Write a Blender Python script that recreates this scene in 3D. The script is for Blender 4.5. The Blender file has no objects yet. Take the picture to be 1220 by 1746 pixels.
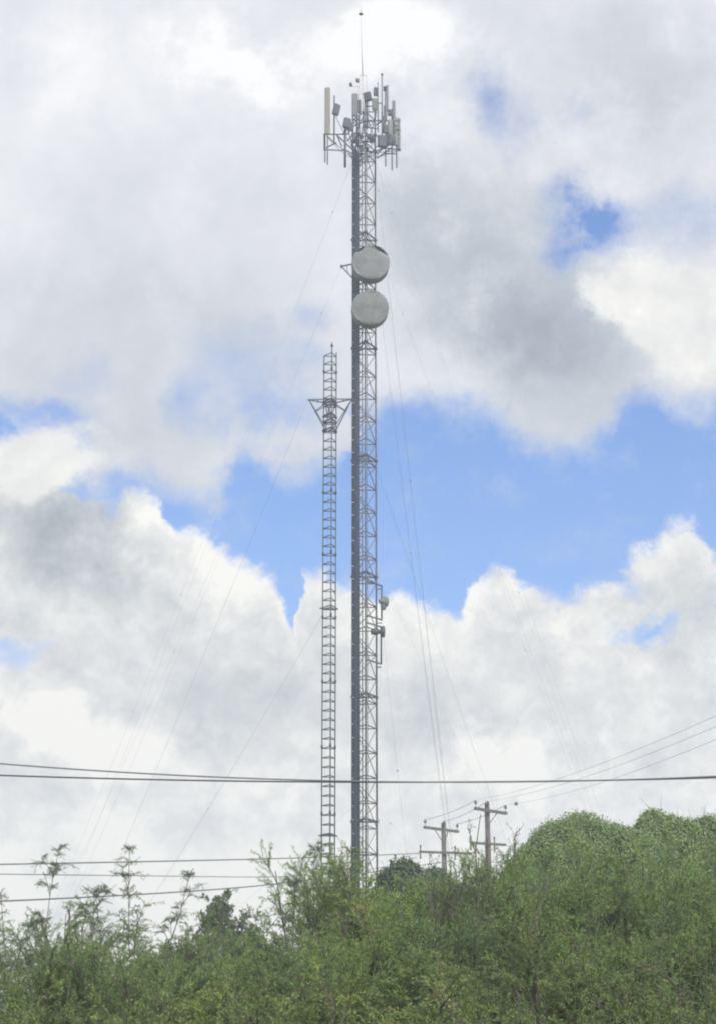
import bpy, math, random
import numpy as np
from mathutils import Vector, Matrix

C = bpy.context.scene.collection
SC = bpy.context.scene
R = math.radians

# ------------------------------------------------------------------ camera
CAM_Z, PITCH, FPX = 2.5, R(17.0), 3500.0
cam = bpy.data.objects.new('camera', bpy.data.cameras.new('camera'))
C.objects.link(cam)
cam.location = (0, 0, CAM_Z)
cam.rotation_euler = (R(90) + PITCH, 0, 0)
cam.data.sensor_fit = 'VERTICAL'
cam.data.sensor_height = 24.0
cam.data.lens = FPX / 1746.0 * 24.0
cam.data.clip_start = 0.1
cam.data.clip_end = 6000
SC.camera = cam
SC.render.engine = 'CYCLES'
SC.render.resolution_x, SC.render.resolution_y = 715, 1024
SC.cycles.use_denoising = True
SC.cycles.filter_width = 2.1
SC.cycles.max_bounces = 5
SC.cycles.volume_bounces = 1
SC.cycles.sample_clamp_indirect = 2.0
SC.cycles.sample_clamp_direct = 4.0
SC.cycles.diffuse_bounces = 4
SC.cycles.transmission_bounces = 3
SC.cycles.transparent_max_bounces = 6
SC.view_settings.view_transform = 'Standard'
SC.view_settings.look = 'None'
SC.view_settings.exposure = 0.0
SC.view_settings.gamma = 1.0

def at(px, py, Y):
    """world point at depth Y seen at photo pixel (px, py)"""
    c, s = math.cos(PITCH), math.sin(PITCH)
    a, b = (px - 610) / FPX, -(py - 873) / FPX
    d = (a, c - b * s, s + b * c)
    return Vector((d[0] / d[1] * Y, Y, CAM_Z + d[2] / d[1] * Y))

# ------------------------------------------------------------------ sky and sun
SUN_EL, SUN_AZ = 46.0, 155.0        # degrees; azimuth clockwise from +Y (view direction)
BANK_TOP = [(-11.38, 17.62), (-10.38, 17.67), (-9.37, 17.64), (-8.19, 17.53), (-6.99, 17.01), (-6.8, 17.34), (-6.33, 17.52), (-5.73, 17.29), (-5.45, 16.49), (-4.6, 16.31), (-3.74, 15.84), (-2.71, 15.23), (-2.19, 14.26), (-1.85, 13.69), (-1.61, 15.08), (-1.1, 15.12), (-0.17, 14.76), (0.51, 14.43), (1.52, 14.62), (2.19, 14.42), (3.03, 14.09), (3.55, 14.98), (4.24, 15.41), (4.74, 15.12), (5.9, 14.76), (6.57, 14.83), (7.25, 15.05), (8.28, 15.75), (9.48, 16.42), (10.27, 15.66), (11.59, 15.76)]
VEIL_BASE = [(-11.49, 19.46), (-10.48, 19.44), (-9.46, 19.26), (-8.6, 19.14), (-7.87, 18.03), (-7.52, 17.53), (-6.16, 17.53), (-4.8, 17.52), (-3.96, 18.15), (-3.29, 19.07), (-1.9, 18.43), (-0.86, 18.36), (-0.35, 19.5), (0.52, 19.86), (1.57, 19.99), (2.61, 19.97), (4.16, 19.78), (5.01, 19.03), (6.37, 18.71), (7.06, 19.04), (7.78, 19.9), (8.82, 20.18), (10.51, 20.04), (11.86, 20.08)]
VEIL_GAPS = [(-3.15, 21.27, 2.48, 1.24, 15, 0.42), (-1.4, 21.29, 1.16, 0.83, 10, 0.28), (-4.6, 19.93, 1.16, 1.16, -30, 0.55), (-1.15, 22.59, 1.16, 0.66, 0, 0.32), (-7.99, 20.62, 1.32, 0.66, 0, 0.25), (-2.43, 19.98, 1.98, 0.83, 10, 0.35), (4.36, 28.05, 1.49, 1.29, 0, 0.6), (6.71, 27.91, 0.74, 0.58, 0, 0.3), (7.03, 24.93, 1.9, 1.19, 15, 1.3), (6.04, 24.26, 0.83, 0.66, 0, 0.5), (9.83, 24.77, 1.82, 1.16, 0, 0.42), (-9.22, 19.67, 1.32, 0.58, 0, 0.7), (-1.91, 19.98, 1.49, 0.66, 20, 0.3)]
BANK_GAPS = [(8.27, 13.51, 1.32, 0.43, -12, 1.0), (7.32, 14.72, 0.99, 0.53, 0, 0.7), (-9.82, 13.29, 1.4, 0.46, 0, 0.6)]
HEAPS = [(-9.55, 17.8, 2.48, 1.16, -5, 1.0), (-8.59, 18.81, 1.57, 1.07, 15, 0.8), (-10.26, 18.57, 1.65, 1.16, 0, 0.5), (-7.03, 18.23, 1.16, 0.99, 0, 0.35), (8.95, 22.83, 2.81, 1.65, 28, 1.3), (9.9, 21.33, 1.98, 1.49, 30, 1.0), (7.05, 23.25, 1.16, 0.74, 20, 0.6)]
VEIL_LIGHT = [(-4.22, 29.47, 2.15, 1.49, 10, 0.14), (0.74, 29.69, 2.81, 1.32, -8, 0.16), (-8.91, 29.0, 1.98, 1.32, 0, 0.05), (3.13, 30.04, 1.82, 0.99, 0, 0.05), (-2.55, 28.49, 2.64, 1.16, 20, 0.03), (3.91, 24.0, 4.3, 2.81, 20, -0.15), (5.95, 21.52, 2.98, 1.82, 30, -0.14), (7.66, 29.08, 4.13, 2.64, 0, -0.08), (2.7, 25.95, 2.48, 1.82, 0, -0.05), (9.68, 26.76, 2.48, 1.98, 0, -0.05), (-7.17, 21.79, 4.96, 2.48, 0, -0.055), (-6.03, 18.91, 2.48, 1.49, 0, -0.06), (1.58, 21.13, 2.15, 1.32, 0, 0.02), (-1.9, 19.17, 1.65, 0.99, 0, 0.0), (5.7, 19.25, 1.49, 0.99, 0, -0.05), (-5.02, 25.89, 3.31, 1.65, 0, -0.02), (1.62, 26.29, 1.49, 1.49, 0, -0.05)]
BANK_LIGHT = [(-8.48, 16.47, 2.81, 1.32, 5, -0.24), (-6.48, 16.95, 0.66, 0.74, 0, 0.08), (-4.75, 15.69, 3.14, 1.07, 22, 0.11), (-8.69, 13.79, 2.81, 1.16, 0, 0.0), (-5.17, 12.59, 3.31, 1.82, 0, -0.02), (-7.56, 10.36, 2.64, 0.99, 10, 0.18), (-3.49, 11.64, 2.64, 1.65, 0, -0.04), (-4.63, 10.98, 1.16, 0.99, 0, -0.03), (-5.06, 8.4, 3.64, 1.32, 0, -0.04), (-8.62, 8.66, 1.98, 0.99, 0, -0.05), (-3.11, 8.91, 1.49, 0.99, 10, 0.07), (3.14, 10.35, 0.99, 0.99, 20, 0.16), (4.61, 9.93, 0.99, 1.16, 30, 0.17), (1.83, 11.66, 2.15, 1.32, 0, -0.05), (4.82, 11.95, 2.64, 1.49, 0, -0.04), (4.22, 14.88, 1.49, 0.66, 0, 0.04), (1.52, 14.1, 1.49, 0.66, 0, 0.03), (8.56, 10.89, 2.31, 1.16, 0, -0.05), (7.88, 10.11, 1.82, 0.66, 0, 0.05), (0.66, 8.6, 3.31, 0.99, 0, -0.02), (7.19, 9.17, 2.48, 0.83, 0, -0.0), (8.57, 14.76, 2.48, 1.16, 0, -0.05), (-2.54, 14.91, 0.83, 1.16, 30, 0.03)]
HEAP_LIGHT = [(-9.07, 18.31, 1.65, 1.32, 0, 0.04)]

world = bpy.data.worlds.new('World')
SC.world = world
world.use_nodes = True
world.cycles.sampling_method = 'MANUAL'
world.cycles.sample_map_resolution = 512
nt = world.node_tree
nt.nodes.clear()

class G:
    """small helper to write node maths"""
    def __init__(s, nt): s.nt = nt
    def n(s, t, **kw):
        x = s.nt.nodes.new(t)
        for k, v in kw.items(): setattr(x, k, v)
        return x
    def put(s, sock, v):
        if isinstance(v, bpy.types.NodeSocket): s.nt.links.new(v, sock)
        elif v is not None: sock.default_value = v
    def m(s, op, a, b=None, c=None, clamp=False):
        x = s.n('ShaderNodeMath', operation=op, use_clamp=clamp)
        for i, v in enumerate((a, b, c)):
            if v is not None: s.put(x.inputs[i], v)
        return x.outputs[0]
    def v(s, op, a, b=None, scale=None):
        x = s.n('ShaderNodeVectorMath', operation=op)
        s.put(x.inputs[0], a)
        if b is not None: s.put(x.inputs[1], b)
        if scale is not None: s.put(x.inputs['Scale'], scale)
        return x.outputs['Value'] if op in ('LENGTH', 'DOT_PRODUCT') else x.outputs[0]
    def smooth(s, x_, lo, hi, a=0.0, b=1.0):
        x = s.n('ShaderNodeMapRange', interpolation_type='SMOOTHSTEP')
        for i, v in enumerate((x_, lo, hi, a, b)): s.put(x.inputs[i], v)
        return x.outputs[0]
    def noise(s, vec, scale, detail=5, rough=0.55, color=False, dist=0.0):
        x = s.n('ShaderNodeTexNoise')
        s.put(x.inputs['Vector'], vec)
        x.inputs['Scale'].default_value = scale
        x.inputs['Detail'].default_value = detail
        x.inputs['Roughness'].default_value = rough
        x.inputs['Distortion'].default_value = dist
        return x.outputs['Color' if color else 'Fac']
    def mix(s, f, a, b):
        x = s.n('ShaderNodeMix', data_type='RGBA')
        s.put(x.inputs[0], f); s.put(x.inputs[6], a); s.put(x.inputs[7], b)
        return x.outputs[2]
    def ramp(s, f, stops, interp='LINEAR'):
        x = s.n('ShaderNodeValToRGB')
        x.color_ramp.interpolation = interp
        el = x.color_ramp.elements
        el[0].position, el[0].color = stops[0][0], (*stops[0][1], 1)
        el[1].position, el[1].color = stops[-1][0], (*stops[-1][1], 1)
        for p_, c_ in stops[1:-1]:
            e = el.new(p_); e.color = (*c_, 1)
        s.put(x.inputs[0], f)
        return x.outputs[0]

g = G(nt)
dirn = g.n('ShaderNodeTexCoord').outputs['Generated']
sep = g.n('ShaderNodeSeparateXYZ'); g.put(sep.inputs[0], dirn)
az = g.m('MULTIPLY', g.m('ARCTAN2', sep.outputs[0], sep.outputs[1]), 57.2958)
el = g.m('MULTIPLY', g.m('ARCSINE', sep.outputs[2]), 57.2958)
comb = g.n('ShaderNodeCombineXYZ'); g.put(comb.inputs[0], az); g.put(comb.inputs[1], el)
def warped(scale, amp, detail, rough, off):
    dn = g.v('ADD', dirn, off)
    n_ = g.v('SUBTRACT', g.noise(dn, scale, detail, rough, color=True), (.5, .5, .5))
    return g.v('ADD', comb.outputs[0], g.v('SCALE', n_, scale=amp))
soft = warped(17, 4.0, 10, .64, (3, 1, 2))
loose = warped(13, 5.5, 9, .66, (2, 7, 1))     # ragged patches of light and shade       # loose wisps
crisp = warped(34, 2.2, 9, .60, (0, 5, 1))      # billows
def axes(vec):
    x = g.n('ShaderNodeSeparateXYZ'); g.put(x.inputs[0], vec)
    return x.outputs[0], x.outputs[1]
def curve(azs, pts):
    x = g.n('ShaderNodeFloatCurve')
    cu = x.mapping.curves[0]
    P = [((a + 14) / 28.0, e / 35.0) for a, e in pts]
    cu.points[0].location = P[0]; cu.points[1].location = P[-1]
    for p_ in P[1:-1]: cu.points.new(*p_)
    for q in cu.points: q.handle_type = 'AUTO_CLAMPED'
    x.mapping.update()
    g.put(x.inputs['Value'], g.m('DIVIDE', g.m('ADD', azs, 14.0), 28.0, clamp=True))
    return g.m('MULTIPLY', x.outputs[0], 35.0)
def blobs(vec, L, edge=1.0):
    tot = None
    for (a, e, rx, ry, rot, amp) in L:
        mp = g.n('ShaderNodeMapping', vector_type='TEXTURE')
        g.put(mp.inputs['Vector'], vec)
        mp.inputs['Location'].default_value = (a, e, 0)
        mp.inputs['Rotation'].default_value = (0, 0, R(-rot))
        mp.inputs['Scale'].default_value = (rx, ry, 1)
        w = g.smooth(g.v('LENGTH', mp.outputs[0]), 1.25 * edge, 0.0, 0.0, amp)
        tot = w if tot is None else g.m('ADD', tot, w)
    return tot
# clear air: physical sky
SKY_STRENGTH = 0.10
sky = g.n('ShaderNodeTexSky', sky_type='NISHITA')
sky.sun_disc = False
sky.sun_elevation = R(SUN_EL)
sky.sun_rotation = R(SUN_AZ)
sky.air_density = 1.0; sky.dust_density = 1.0; sky.ozone_density = 1.0
hs = g.n('ShaderNodeHueSaturation'); hs.inputs['Saturation'].default_value = 1.35
g.put(hs.inputs['Color'], sky.outputs[0])
clear = g.v('MULTIPLY', hs.outputs[0], (1.62, 1.62, 1.92))
# high veil of soft cloud with gaps
sa, se = axes(soft)
veil = g.smooth(g.m('SUBTRACT', se, curve(sa, VEIL_BASE)), -.8, .75)
gaps = blobs(soft, VEIL_GAPS)
shred = g.m('SUBTRACT', g.noise(g.v('MULTIPLY', g.v('ADD', dirn, (4, 4, 8)), (1, 1, 1.5)), 30, 10, .68), .5)
gaps = g.m('MULTIPLY', gaps, g.m('ADD', 1.0, g.m('MULTIPLY', shred, 2.0)))
veil = g.m('ADD', g.m('SUBTRACT', veil, gaps), g.m('MULTIPLY', shred, g.smooth(veil, 1.0, .6, 0, .9)), clamp=True)
# lower bank of billowing cloud
ca, ce = axes(crisp)
bank = g.m('SUBTRACT', curve(ca, BANK_TOP), ce)
heaps = blobs(g.v('SCALE', g.v('ADD', crisp, loose), scale=.5), HEAPS)
wisps = g.noise(dirn, 40, 8, .62)
bank_c = g.smooth(g.m('ADD', bank, g.m('MULTIPLY', shred, .5)), -.32, .26)
bank_c = g.m('SUBTRACT', bank_c, g.m('MULTIPLY', blobs(soft, BANK_GAPS), 1.0), clamp=True)
heap_c = g.smooth(g.m('ADD', heaps, g.m('MULTIPLY', shred, 1.5)), .15, .95)
low = g.m('MAXIMUM', bank_c, heap_c)
# brightness of the cloud, display units
def tone(L, vec, base, amp, sc, seed):
    b = blobs(loose, L, 1.2)
    t = g.m('ADD', base, b)
    n_ = g.m('SUBTRACT', g.noise(g.v('ADD', dirn, seed), sc, 7, .58), .5)
    t = g.m('ADD', t, g.m('MULTIPLY', n_, amp))
    return t
el_fade = g.smooth(el, 18.0, 30.0, -.025, .015)
vt = g.m('ADD', tone(VEIL_LIGHT, soft, .908, .17, 14, (7, 2, 3)), el_fade)
puff = g.m('MULTIPLY', g.m('SUBTRACT', g.noise(crisp, .9, 8, .62), .5), .30)
low_glow = g.smooth(el, 12.5, 6.5, 0.0, .09)
edge_l = g.m('ADD', g.m('ADD', g.smooth(bank, 1.4, 0.1, 0.0, .06), puff), low_glow)
bt = g.m('ADD', tone(BANK_LIGHT, crisp, .905, .34, 24, (1, 9, 4)), edge_l)
hp = g.m('ADD', .945, g.m('MULTIPLY', g.m('SUBTRACT', wisps, .5), .22))
vdet = g.m('MULTIPLY', g.m('SUBTRACT', wisps, .5), .09)
vt = g.m('ADD', vt, vdet)
STOPS = [(0.0, (.33, .375, .45)), (.25, (.455, .507, .580)), (.5, (.61, .645, .705)), (.75, (.80, .815, .86)), (.9, (.93, .94, .96)), (1.0, (1.04, 1.04, 1.04))]
def paint(t, tint=(1, 1, 1)):   # .65 .. 1.0 -> colour of lit cloud
    f = g.m('DIVIDE', g.m('SUBTRACT', t, .66), .34, clamp=True)
    return g.v('SCALE', g.v('MULTIPLY', g.ramp(f, STOPS), tint), scale=1.0 / SKY_STRENGTH)
col = g.mix(veil, clear, paint(vt))
lowtone = paint(g.m('ADD', g.m('MULTIPLY', bt, g.m('SUBTRACT', 1.0, heap_c)), g.m('MULTIPLY', hp, heap_c)), (1.035, 1.02, .955))
col = g.mix(low, col, lowtone)
bg = g.n('ShaderNodeBackground'); bg.inputs['Strength'].default_value = SKY_STRENGTH
g.put(bg.inputs['Color'], col)
wo = g.n('ShaderNodeOutputWorld'); nt.links.new(bg.outputs[0], wo.inputs[0])

sun = bpy.data.objects.new('sun', bpy.data.lights.new('sun', 'SUN'))
C.objects.link(sun)
sun.data.energy = 5.0
sun.data.angle = R(10)
sun.data.color = (1.0, .95, .88)
sd = Vector((math.sin(R(SUN_AZ)) * math.cos(R(SUN_EL)), math.cos(R(SUN_AZ)) * math.cos(R(SUN_EL)), math.sin(R(SUN_EL))))
sun.rotation_euler = sd.to_track_quat('Z', 'Y').to_euler()

# ------------------------------------------------------------------ materials
def material(name, build):
    m = bpy.data.materials.new(name); m.use_nodes = True
    m.node_tree.nodes.clear()
    g_ = G(m.node_tree)
    out = g_.n('ShaderNodeOutputMaterial')
    m.node_tree.links.new(build(g_), out.inputs[0])
    return m
def worn(name, base, dark, scale=3.0, rough=.6, metal=0.0, amount=.6, stretch=(1, 1, .3)):
    def b(g_):
        co = g_.n('ShaderNodeTexCoord').outputs['Object']
        mp = g_.n('ShaderNodeMapping'); g_.put(mp.inputs[0], co); mp.inputs['Scale'].default_value = stretch
        n1 = g_.noise(mp.outputs[0], scale, 6, .65)
        f = g_.smooth(n1, .42, .68, 0.0, amount)
        c = g_.mix(f, (*base, 1), (*dark, 1))
        p = g_.n('ShaderNodeBsdfPrincipled')
        g_.put(p.inputs['Base Color'], c)
        g_.put(p.inputs['Roughness'], g_.m('ADD', rough, g_.m('MULTIPLY', n1, .15)))
        p.inputs['Metallic'].default_value = metal
        bp = g_.n('ShaderNodeBump'); bp.inputs['Strength'].default_value = .25; bp.inputs['Distance'].default_value = .01
        g_.put(bp.inputs['Height'], g_.noise(co, scale * 12, 3, .6)); g_.put(p.inputs['Normal'], bp.outputs[0])
        return p.outputs[0]
    return material(name, b)
def banded_steel(g_):
    """galvanised steel with the pale and rust-tinted remains of old aviation paint, changing with height"""
    co = g_.n('ShaderNodeTexCoord').outputs['Object']
    s_ = g_.n('ShaderNodeSeparateXYZ'); g_.put(s_.inputs[0], co)
    z = s_.outputs[2]
    band = g_.noise(g_.v('MULTIPLY', co, (0.02, 0.02, .17)), 1.0, 1, .4)
    n1 = g_.noise(co, 5, 6, .7)
    c = g_.mix(g_.smooth(n1, .4, .65), (.085, .095, .11, 1), (.045, .05, .06, 1))
    warm = g_.mix(n1, (.165, .13, .112, 1), (.10, .08, .068, 1))
    pale = g_.mix(n1, (.33, .30, .29, 1), (.22, .20, .195, 1))
    low = g_.smooth(z, 24.0, 10.0, 0.0, .55)
    c = g_.mix(g_.m('MAXIMUM', low, g_.smooth(band, .55, .62, 0, .5)), c, warm)
    c = g_.mix(g_.smooth(band, .40, .36, 0, .5), c, pale)
    p = g_.n('ShaderNodeBsdfPrincipled'); g_.put(p.inputs['Base Color'], c)
    p.inputs['Roughness'].default_value = .62; p.inputs['Metallic'].default_value = .15
    return p.outputs[0]
def insulated(g_):
    """black cable jackets gone grey with small creases"""
    co = g_.n('ShaderNodeTexCoord').outputs['Object']
    n1 = g_.noise(g_.v('MULTIPLY', co, (14, 14, .8)), 1, 4, .6)
    c = g_.mix(n1, (.010, .024, .052, 1), (.03, .052, .092, 1))
    p = g_.n('ShaderNodeBsdfPrincipled'); g_.put(p.inputs['Base Color'], c); p.inputs['Roughness'].default_value = .85
    return p.outputs[0]
M = dict(
    steel=material('banded steel', banded_steel),
    cable=material('cable jacket', insulated),
    galv=worn('galvanised steel', (.14, .16, .185), (.085, .095, .11), 6, .5, .3),
    darksteel=worn('dark steel', (.06, .07, .085), (.038, .042, .05), 6, .55, .2),
    clamp=worn('bright clamp', (.5, .52, .55), (.3, .31, .33), 8, .4, .3),
    panel=worn('panel cover', (.23, .23, .205), (.17, .17, .155), 2.5, .5, 0, .6, (2, 2, .5)),
    panelgrey=worn('grey panel cover', (.145, .16, .17), (.10, .112, .125), 3, .5, 0, .6, (2, 2, .5)),
    radio=worn('radio housing', (.065, .078, .105), (.04, .05, .07), 6, .55),
    green=worn('mossy housing', (.15, .19, .15), (.09, .12, .10), 6, .6),
    radome=worn('dish cover', (.17, .182, .19), (.125, .135, .142), 1.6, .65, 0, .75, (1.4, 1, .8)),
    radomeold=worn('weathered dish cover', (.15, .158, .155), (.115, .12, .12), 1.8, .7, 0, .8, (1.4, 1, .8)),
    shroud=worn('dish shroud', (.08, .088, .11), (.05, .055, .07), 3, .6),
    inside=worn('dish interior', (.05, .055, .06), (.035, .035, .04), 3, .8),
    mast=worn('mast steel', (.06, .08, .092), (.04, .05, .056), 5, .5, .2),
    whip=worn('pale rod', (.42, .41, .40), (.3, .28, .27), 4, .5),
    wood=worn('grey pole wood', (.105, .098, .086), (.06, .054, .046), 5, .85, 0, .7, (3, 3, .15)),
    porcelain=worn('brown insulator', (.09, .08, .085), (.05, .045, .05), 5, .3),
    wire=worn('weathered wire', (.15, .155, .165), (.10, .10, .108), 4, .6),
    blackwire=worn('black service cable', (.055, .058, .065), (.035, .035, .04), 4, .6),
    paleguy=worn('pale guy strand', (.42, .43, .45), (.32, .33, .35), 4, .5),
)

# ------------------------------------------------------------------ mesh helpers
class MB:
    """collects solids in world space, builds ONE mesh object"""
    def __init__(s): s.v = []; s.f = []; s.mi = []; s.cur = 0; s.sm = []
    def face(s, idx, smooth=False): s.f.append(idx); s.mi.append(s.cur); s.sm.append(smooth)
    def tube(s, pts, r, n=8, caps=True):
        pts = [Vector(p) for p in pts]
        rs = r if isinstance(r, (list, tuple)) else [r] * len(pts)
        base = len(s.v); k = len(pts)
        t0 = (pts[1] - pts[0]).normalized()
        u = t0.cross(Vector((0, 0, 1)) if abs(t0.z) < .9 else Vector((0, 1, 0))).normalized()
        for i, p in enumerate(pts):
            t = (pts[min(i + 1, k - 1)] - pts[max(i - 1, 0)]).normalized()
            u = (u - t * u.dot(t)).normalized(); w = t.cross(u)
            for j in range(n):
                a = 2 * math.pi * j / n
                s.v.append(p + (u * math.cos(a) + w * math.sin(a)) * rs[i])
        for i in range(k - 1):
            for j in range(n):
                a, b = base + i * n + j, base + i * n + (j + 1) % n
                s.face((a, b, b + n, a + n), True)
        if caps:
            s.face(tuple(base + j for j in reversed(range(n)))); s.face(tuple(base + (k - 1) * n + j for j in range(n)))
        return s
    def box(s, c, sx, sy, sz, rot=None, bev=0.0):
        """box with chamfered vertical edges when bev > 0; rot = 3x3 matrix"""
        c = Vector(c); rot = rot or Matrix.Identity(3)
        hx, hy, hz = sx / 2, sy / 2, sz / 2
        if bev > 0:
            o = [(hx - bev, -hy), (hx, -hy + bev), (hx, hy - bev), (hx - bev, hy), (-hx + bev, hy), (-hx, hy - bev), (-hx, -hy + bev), (-hx + bev, -hy)]
        else: o = [(hx, -hy), (hx, hy), (-hx, hy), (-hx, -hy)]
        n = len(o); base = len(s.v)
        lv = [(-hz, 1.0), (hz, 1.0)] if bev <= 0 else [(-hz, .86), (-hz + bev, 1), (hz - bev, 1), (hz, .86)]
        for z, q in lv:
            for x, y in o: s.v.append(c + rot @ Vector((x * q, y * q, z)))
        for i in range(len(lv) - 1):
            for j in range(n):
                a, b = base + i * n + j, base + i * n + (j + 1) % n
                s.face((a, b, b + n, a + n))
        s.face(tuple(base + j for j in reversed(range(n)))); s.face(tuple(base + (len(lv) - 1) * n + j for j in range(n)))
        return s
    def bar(s, a, b, w, h=None):
        """square bar between two points"""
        a, b = Vector(a), Vector(b); t = (b - a); L = t.length; t.normalize()
        u = t.cross(Vector((0, 0, 1)) if abs(t.z) < .95 else Vector((0, 1, 0))).normalized(); w_ = u.cross(t)
        m = Matrix((u, w_, t)).transposed()
        return s.box((a + b) / 2, w, h or w, L, m)
    def lathe(s, c, prof, axis, n=24, close=False):
        """prof: list of (distance along axis, radius)"""
        c = Vector(c); t = Vector(axis).normalized()
        u = t.cross(Vector((0, 0, 1)) if abs(t.z) < .9 else Vector((1, 0, 0))).normalized(); w = t.cross(u)
        base = len(s.v)
        for d, r in prof:
            for j in range(n):
                a = 2 * math.pi * j / n
                s.v.append(c + t * d + (u * math.cos(a) + w * math.sin(a)) * max(r, 1e-4))
        for i in range(len(prof) - 1):
            for j in range(n):
                a, b = base + i * n + j, base + i * n + (j + 1) % n
                s.face((a, b, b + n, a + n), True)
        s.face(tuple(base + j for j in reversed(range(n)))); s.face(tuple(base + (len(prof) - 1) * n + j for j in range(n)))
        return s
    def build(s, name, mats, parent=None, loc=None):
        mats = mats if isinstance(mats, (list, tuple)) else [mats]
        me = bpy.data.meshes.new(name)
        off = Vector(loc) if loc is not None else (Vector(parent['origin']) if parent is not None and 'origin' in parent else Vector((0, 0, 0)))
        me.from_pydata([tuple(v - off) for v in s.v], [], s.f)
        for m in mats: me.materials.append(m)
        me.polygons.foreach_set('material_index', s.mi)
        me.polygons.foreach_set('use_smooth', s.sm)
        me.update()
        o = bpy.data.objects.new(name, me); C.objects.link(o)
        if parent is not None: o.parent = parent; o['origin'] = off
        else: o.location = off
        return o
def tag(o, label=None, cat=None, group=None, kind=None):
    if label: o['label'] = label
    if cat: o['category'] = cat
    if group: o['group'] = group
    if kind: o['kind'] = kind
    return o
def thing(name, loc, label, cat, group=None):
    o = bpy.data.objects.new(name, None); C.objects.link(o)
    o.empty_display_size = .3; o.location = loc; o['origin'] = Vector(loc)
    return tag(o, label, cat, group)
def rz(deg): return Matrix.Rotation(R(deg), 3, 'Z')

def ground_z(x, y):
    def st(a, b, v): t = min(max((v - a) / (b - a), 0), 1); return t * t * (3 - 2 * t)
    h = 1.6 * st(9, 17, y) + 1.6 * st(17, 32, y) + 4.2 * st(40, 92, y) + 1.2 * st(92, 125, y)
    return h + .12 * math.sin(x * .7 + 1) * st(8, 14, y) + .25 * math.sin(x * .11 + y * .07) * st(12, 30, y)
def build_ground():
    xs = sorted(set([-400, -250, -180, -110] + list(np.arange(-80, 81, 2.5)) + [110, 180, 250, 400]))
    ys = sorted(set([-400, -200, -80, -30, 0, 5, 8] + list(np.arange(9, 130, 1.5)) + [150, 200, 280, 400]))
    mb = MB()
    for y in ys:
        for x in xs: mb.v.append(Vector((x, y, ground_z(x, y))))
    n = len(xs)
    for j in range(len(ys) - 1):
        for i in range(n - 1): mb.face((j * n + i, j * n + i + 1, (j + 1) * n + i + 1, (j + 1) * n + i), True)
    def b(g_):
        co = g_.n('ShaderNodeTexCoord').outputs['Object']
        c = g_.ramp(g_.noise(co, .8, 8, .7), [(.3, (.035, .05, .02)), (.5, (.06, .075, .03)), (.7, (.11, .09, .055))])
        p = g_.n('ShaderNodeBsdfPrincipled'); g_.put(p.inputs['Base Color'], c); p.inputs['Roughness'].default_value = .95
        bp = g_.n('ShaderNodeBump'); bp.inputs['Distance'].default_value = .1
        g_.put(bp.inputs['Height'], g_.noise(co, 9, 5, .7)); g_.put(p.inputs['Normal'], bp.outputs[0])
        return p.outputs[0]
    tag(mb.build('ground', material('rough ground', b)), 'sloping bank of rough ground under the shrubs', 'ground', kind='structure')
build_ground()

HAZE = .0017
def build_haze():
    mb = MB(); mb.box((0, 0, 30.0), 816, 816, 66.0)
    o = mb.build('haze', [])
    m = bpy.data.materials.new('haze air'); m.use_nodes = True; t = m.node_tree; t.nodes.clear()
    v = t.nodes.new('ShaderNodeVolumePrincipled'); v.inputs['Color'].default_value = (.86, .91, 1, 1); v.inputs['Density'].default_value = HAZE
    v.inputs['Anisotropy'].default_value = .2
    u = t.nodes.new('ShaderNodeOutputMaterial'); t.links.new(v.outputs[0], u.inputs['Volume'])
    o.data.materials.append(m)
    tag(o, kind='stuff')
if HAZE > 0: build_haze()

# ------------------------------------------------------------------ the tall guyed tower
TY = 92.0
tc = at(621.6, 1200, TY); TX = tc.x
TBASE = ground_z(TX, TY) - .1
tower = thing('guyed_tower', (TX, TY, TBASE), 'tall grey lattice tower carrying two large round dishes and a crown of antennas', 'radio tower')
RL = .63
def leg_xy(k, r=RL):      # 0 near, 1 right, 2 left
    a = R(3 + 120 * k)
    return TX + r * math.sin(a), TY - r * math.cos(a)
Z_TOP = at(633, 183, TY).z
for k in range(3):
    x, y = leg_xy(k)
    mb = MB().tube([(x, y, TBASE), (x, y, Z_TOP)], .042, 10)
    z = TBASE + 3.0
    while z < Z_TOP:                       # bolted flanges where the sections meet
        mb.lathe((x, y, z), [(-.05, .045), (-.05, .085), (-.004, .085), (-.004, .075), (.004, .075), (.004, .085), (.05, .085), (.05, .045)], (0, 0, 1), 10)
        z += 5.7
    mb.build('leg', M['steel'], tower)
BAY = 1.14
mb = MB()
z = TBASE + .4; i = 0
while z + BAY < Z_TOP + .1:
    for k in range(3):
        a, b = leg_xy(k), leg_xy((k + 1) % 3)
        mb.tube([(*a, z), (*b, z)], .027, 6)
        if (k != 1) or True:
            lo, hi = (b, a) if (i + k) % 2 == 0 or k == 0 else (a, b)
            if k == 0: mb.tube([(*b, z), (*a, z + BAY)], .021, 6) if i % 2 else mb.tube([(*a, z), (*b, z + BAY)], .018, 6)
            else: mb.tube([(*lo, z), (*hi, z + BAY)], .019, 6)
    z += BAY; i += 1
for k in range(3): mb.tube([(*leg_xy(k), z), (*leg_xy((k + 1) % 3), z)], .03, 6)
mb.build('bracing', M['steel'], tower)
# heavier angle-iron frames at the section joints
z = TBASE + 3.0
while z < Z_TOP - 3:
    mb = MB()
    for k in range(3):
        a, b = Vector((*leg_xy(k, .70), z)), Vector((*leg_xy((k + 1) % 3, .70), z))
        mb.bar(a, b, .05, .07)
    for s_ in (-.28, .28):
        a = Vector((*leg_xy(0), z)); c_ = Vector((TX + s_, TY + .3, z)); mb.bar(a, c_, .03)
    z += 5.7
    mb.build('joint_frame', M['darksteel'], tower)
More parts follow.
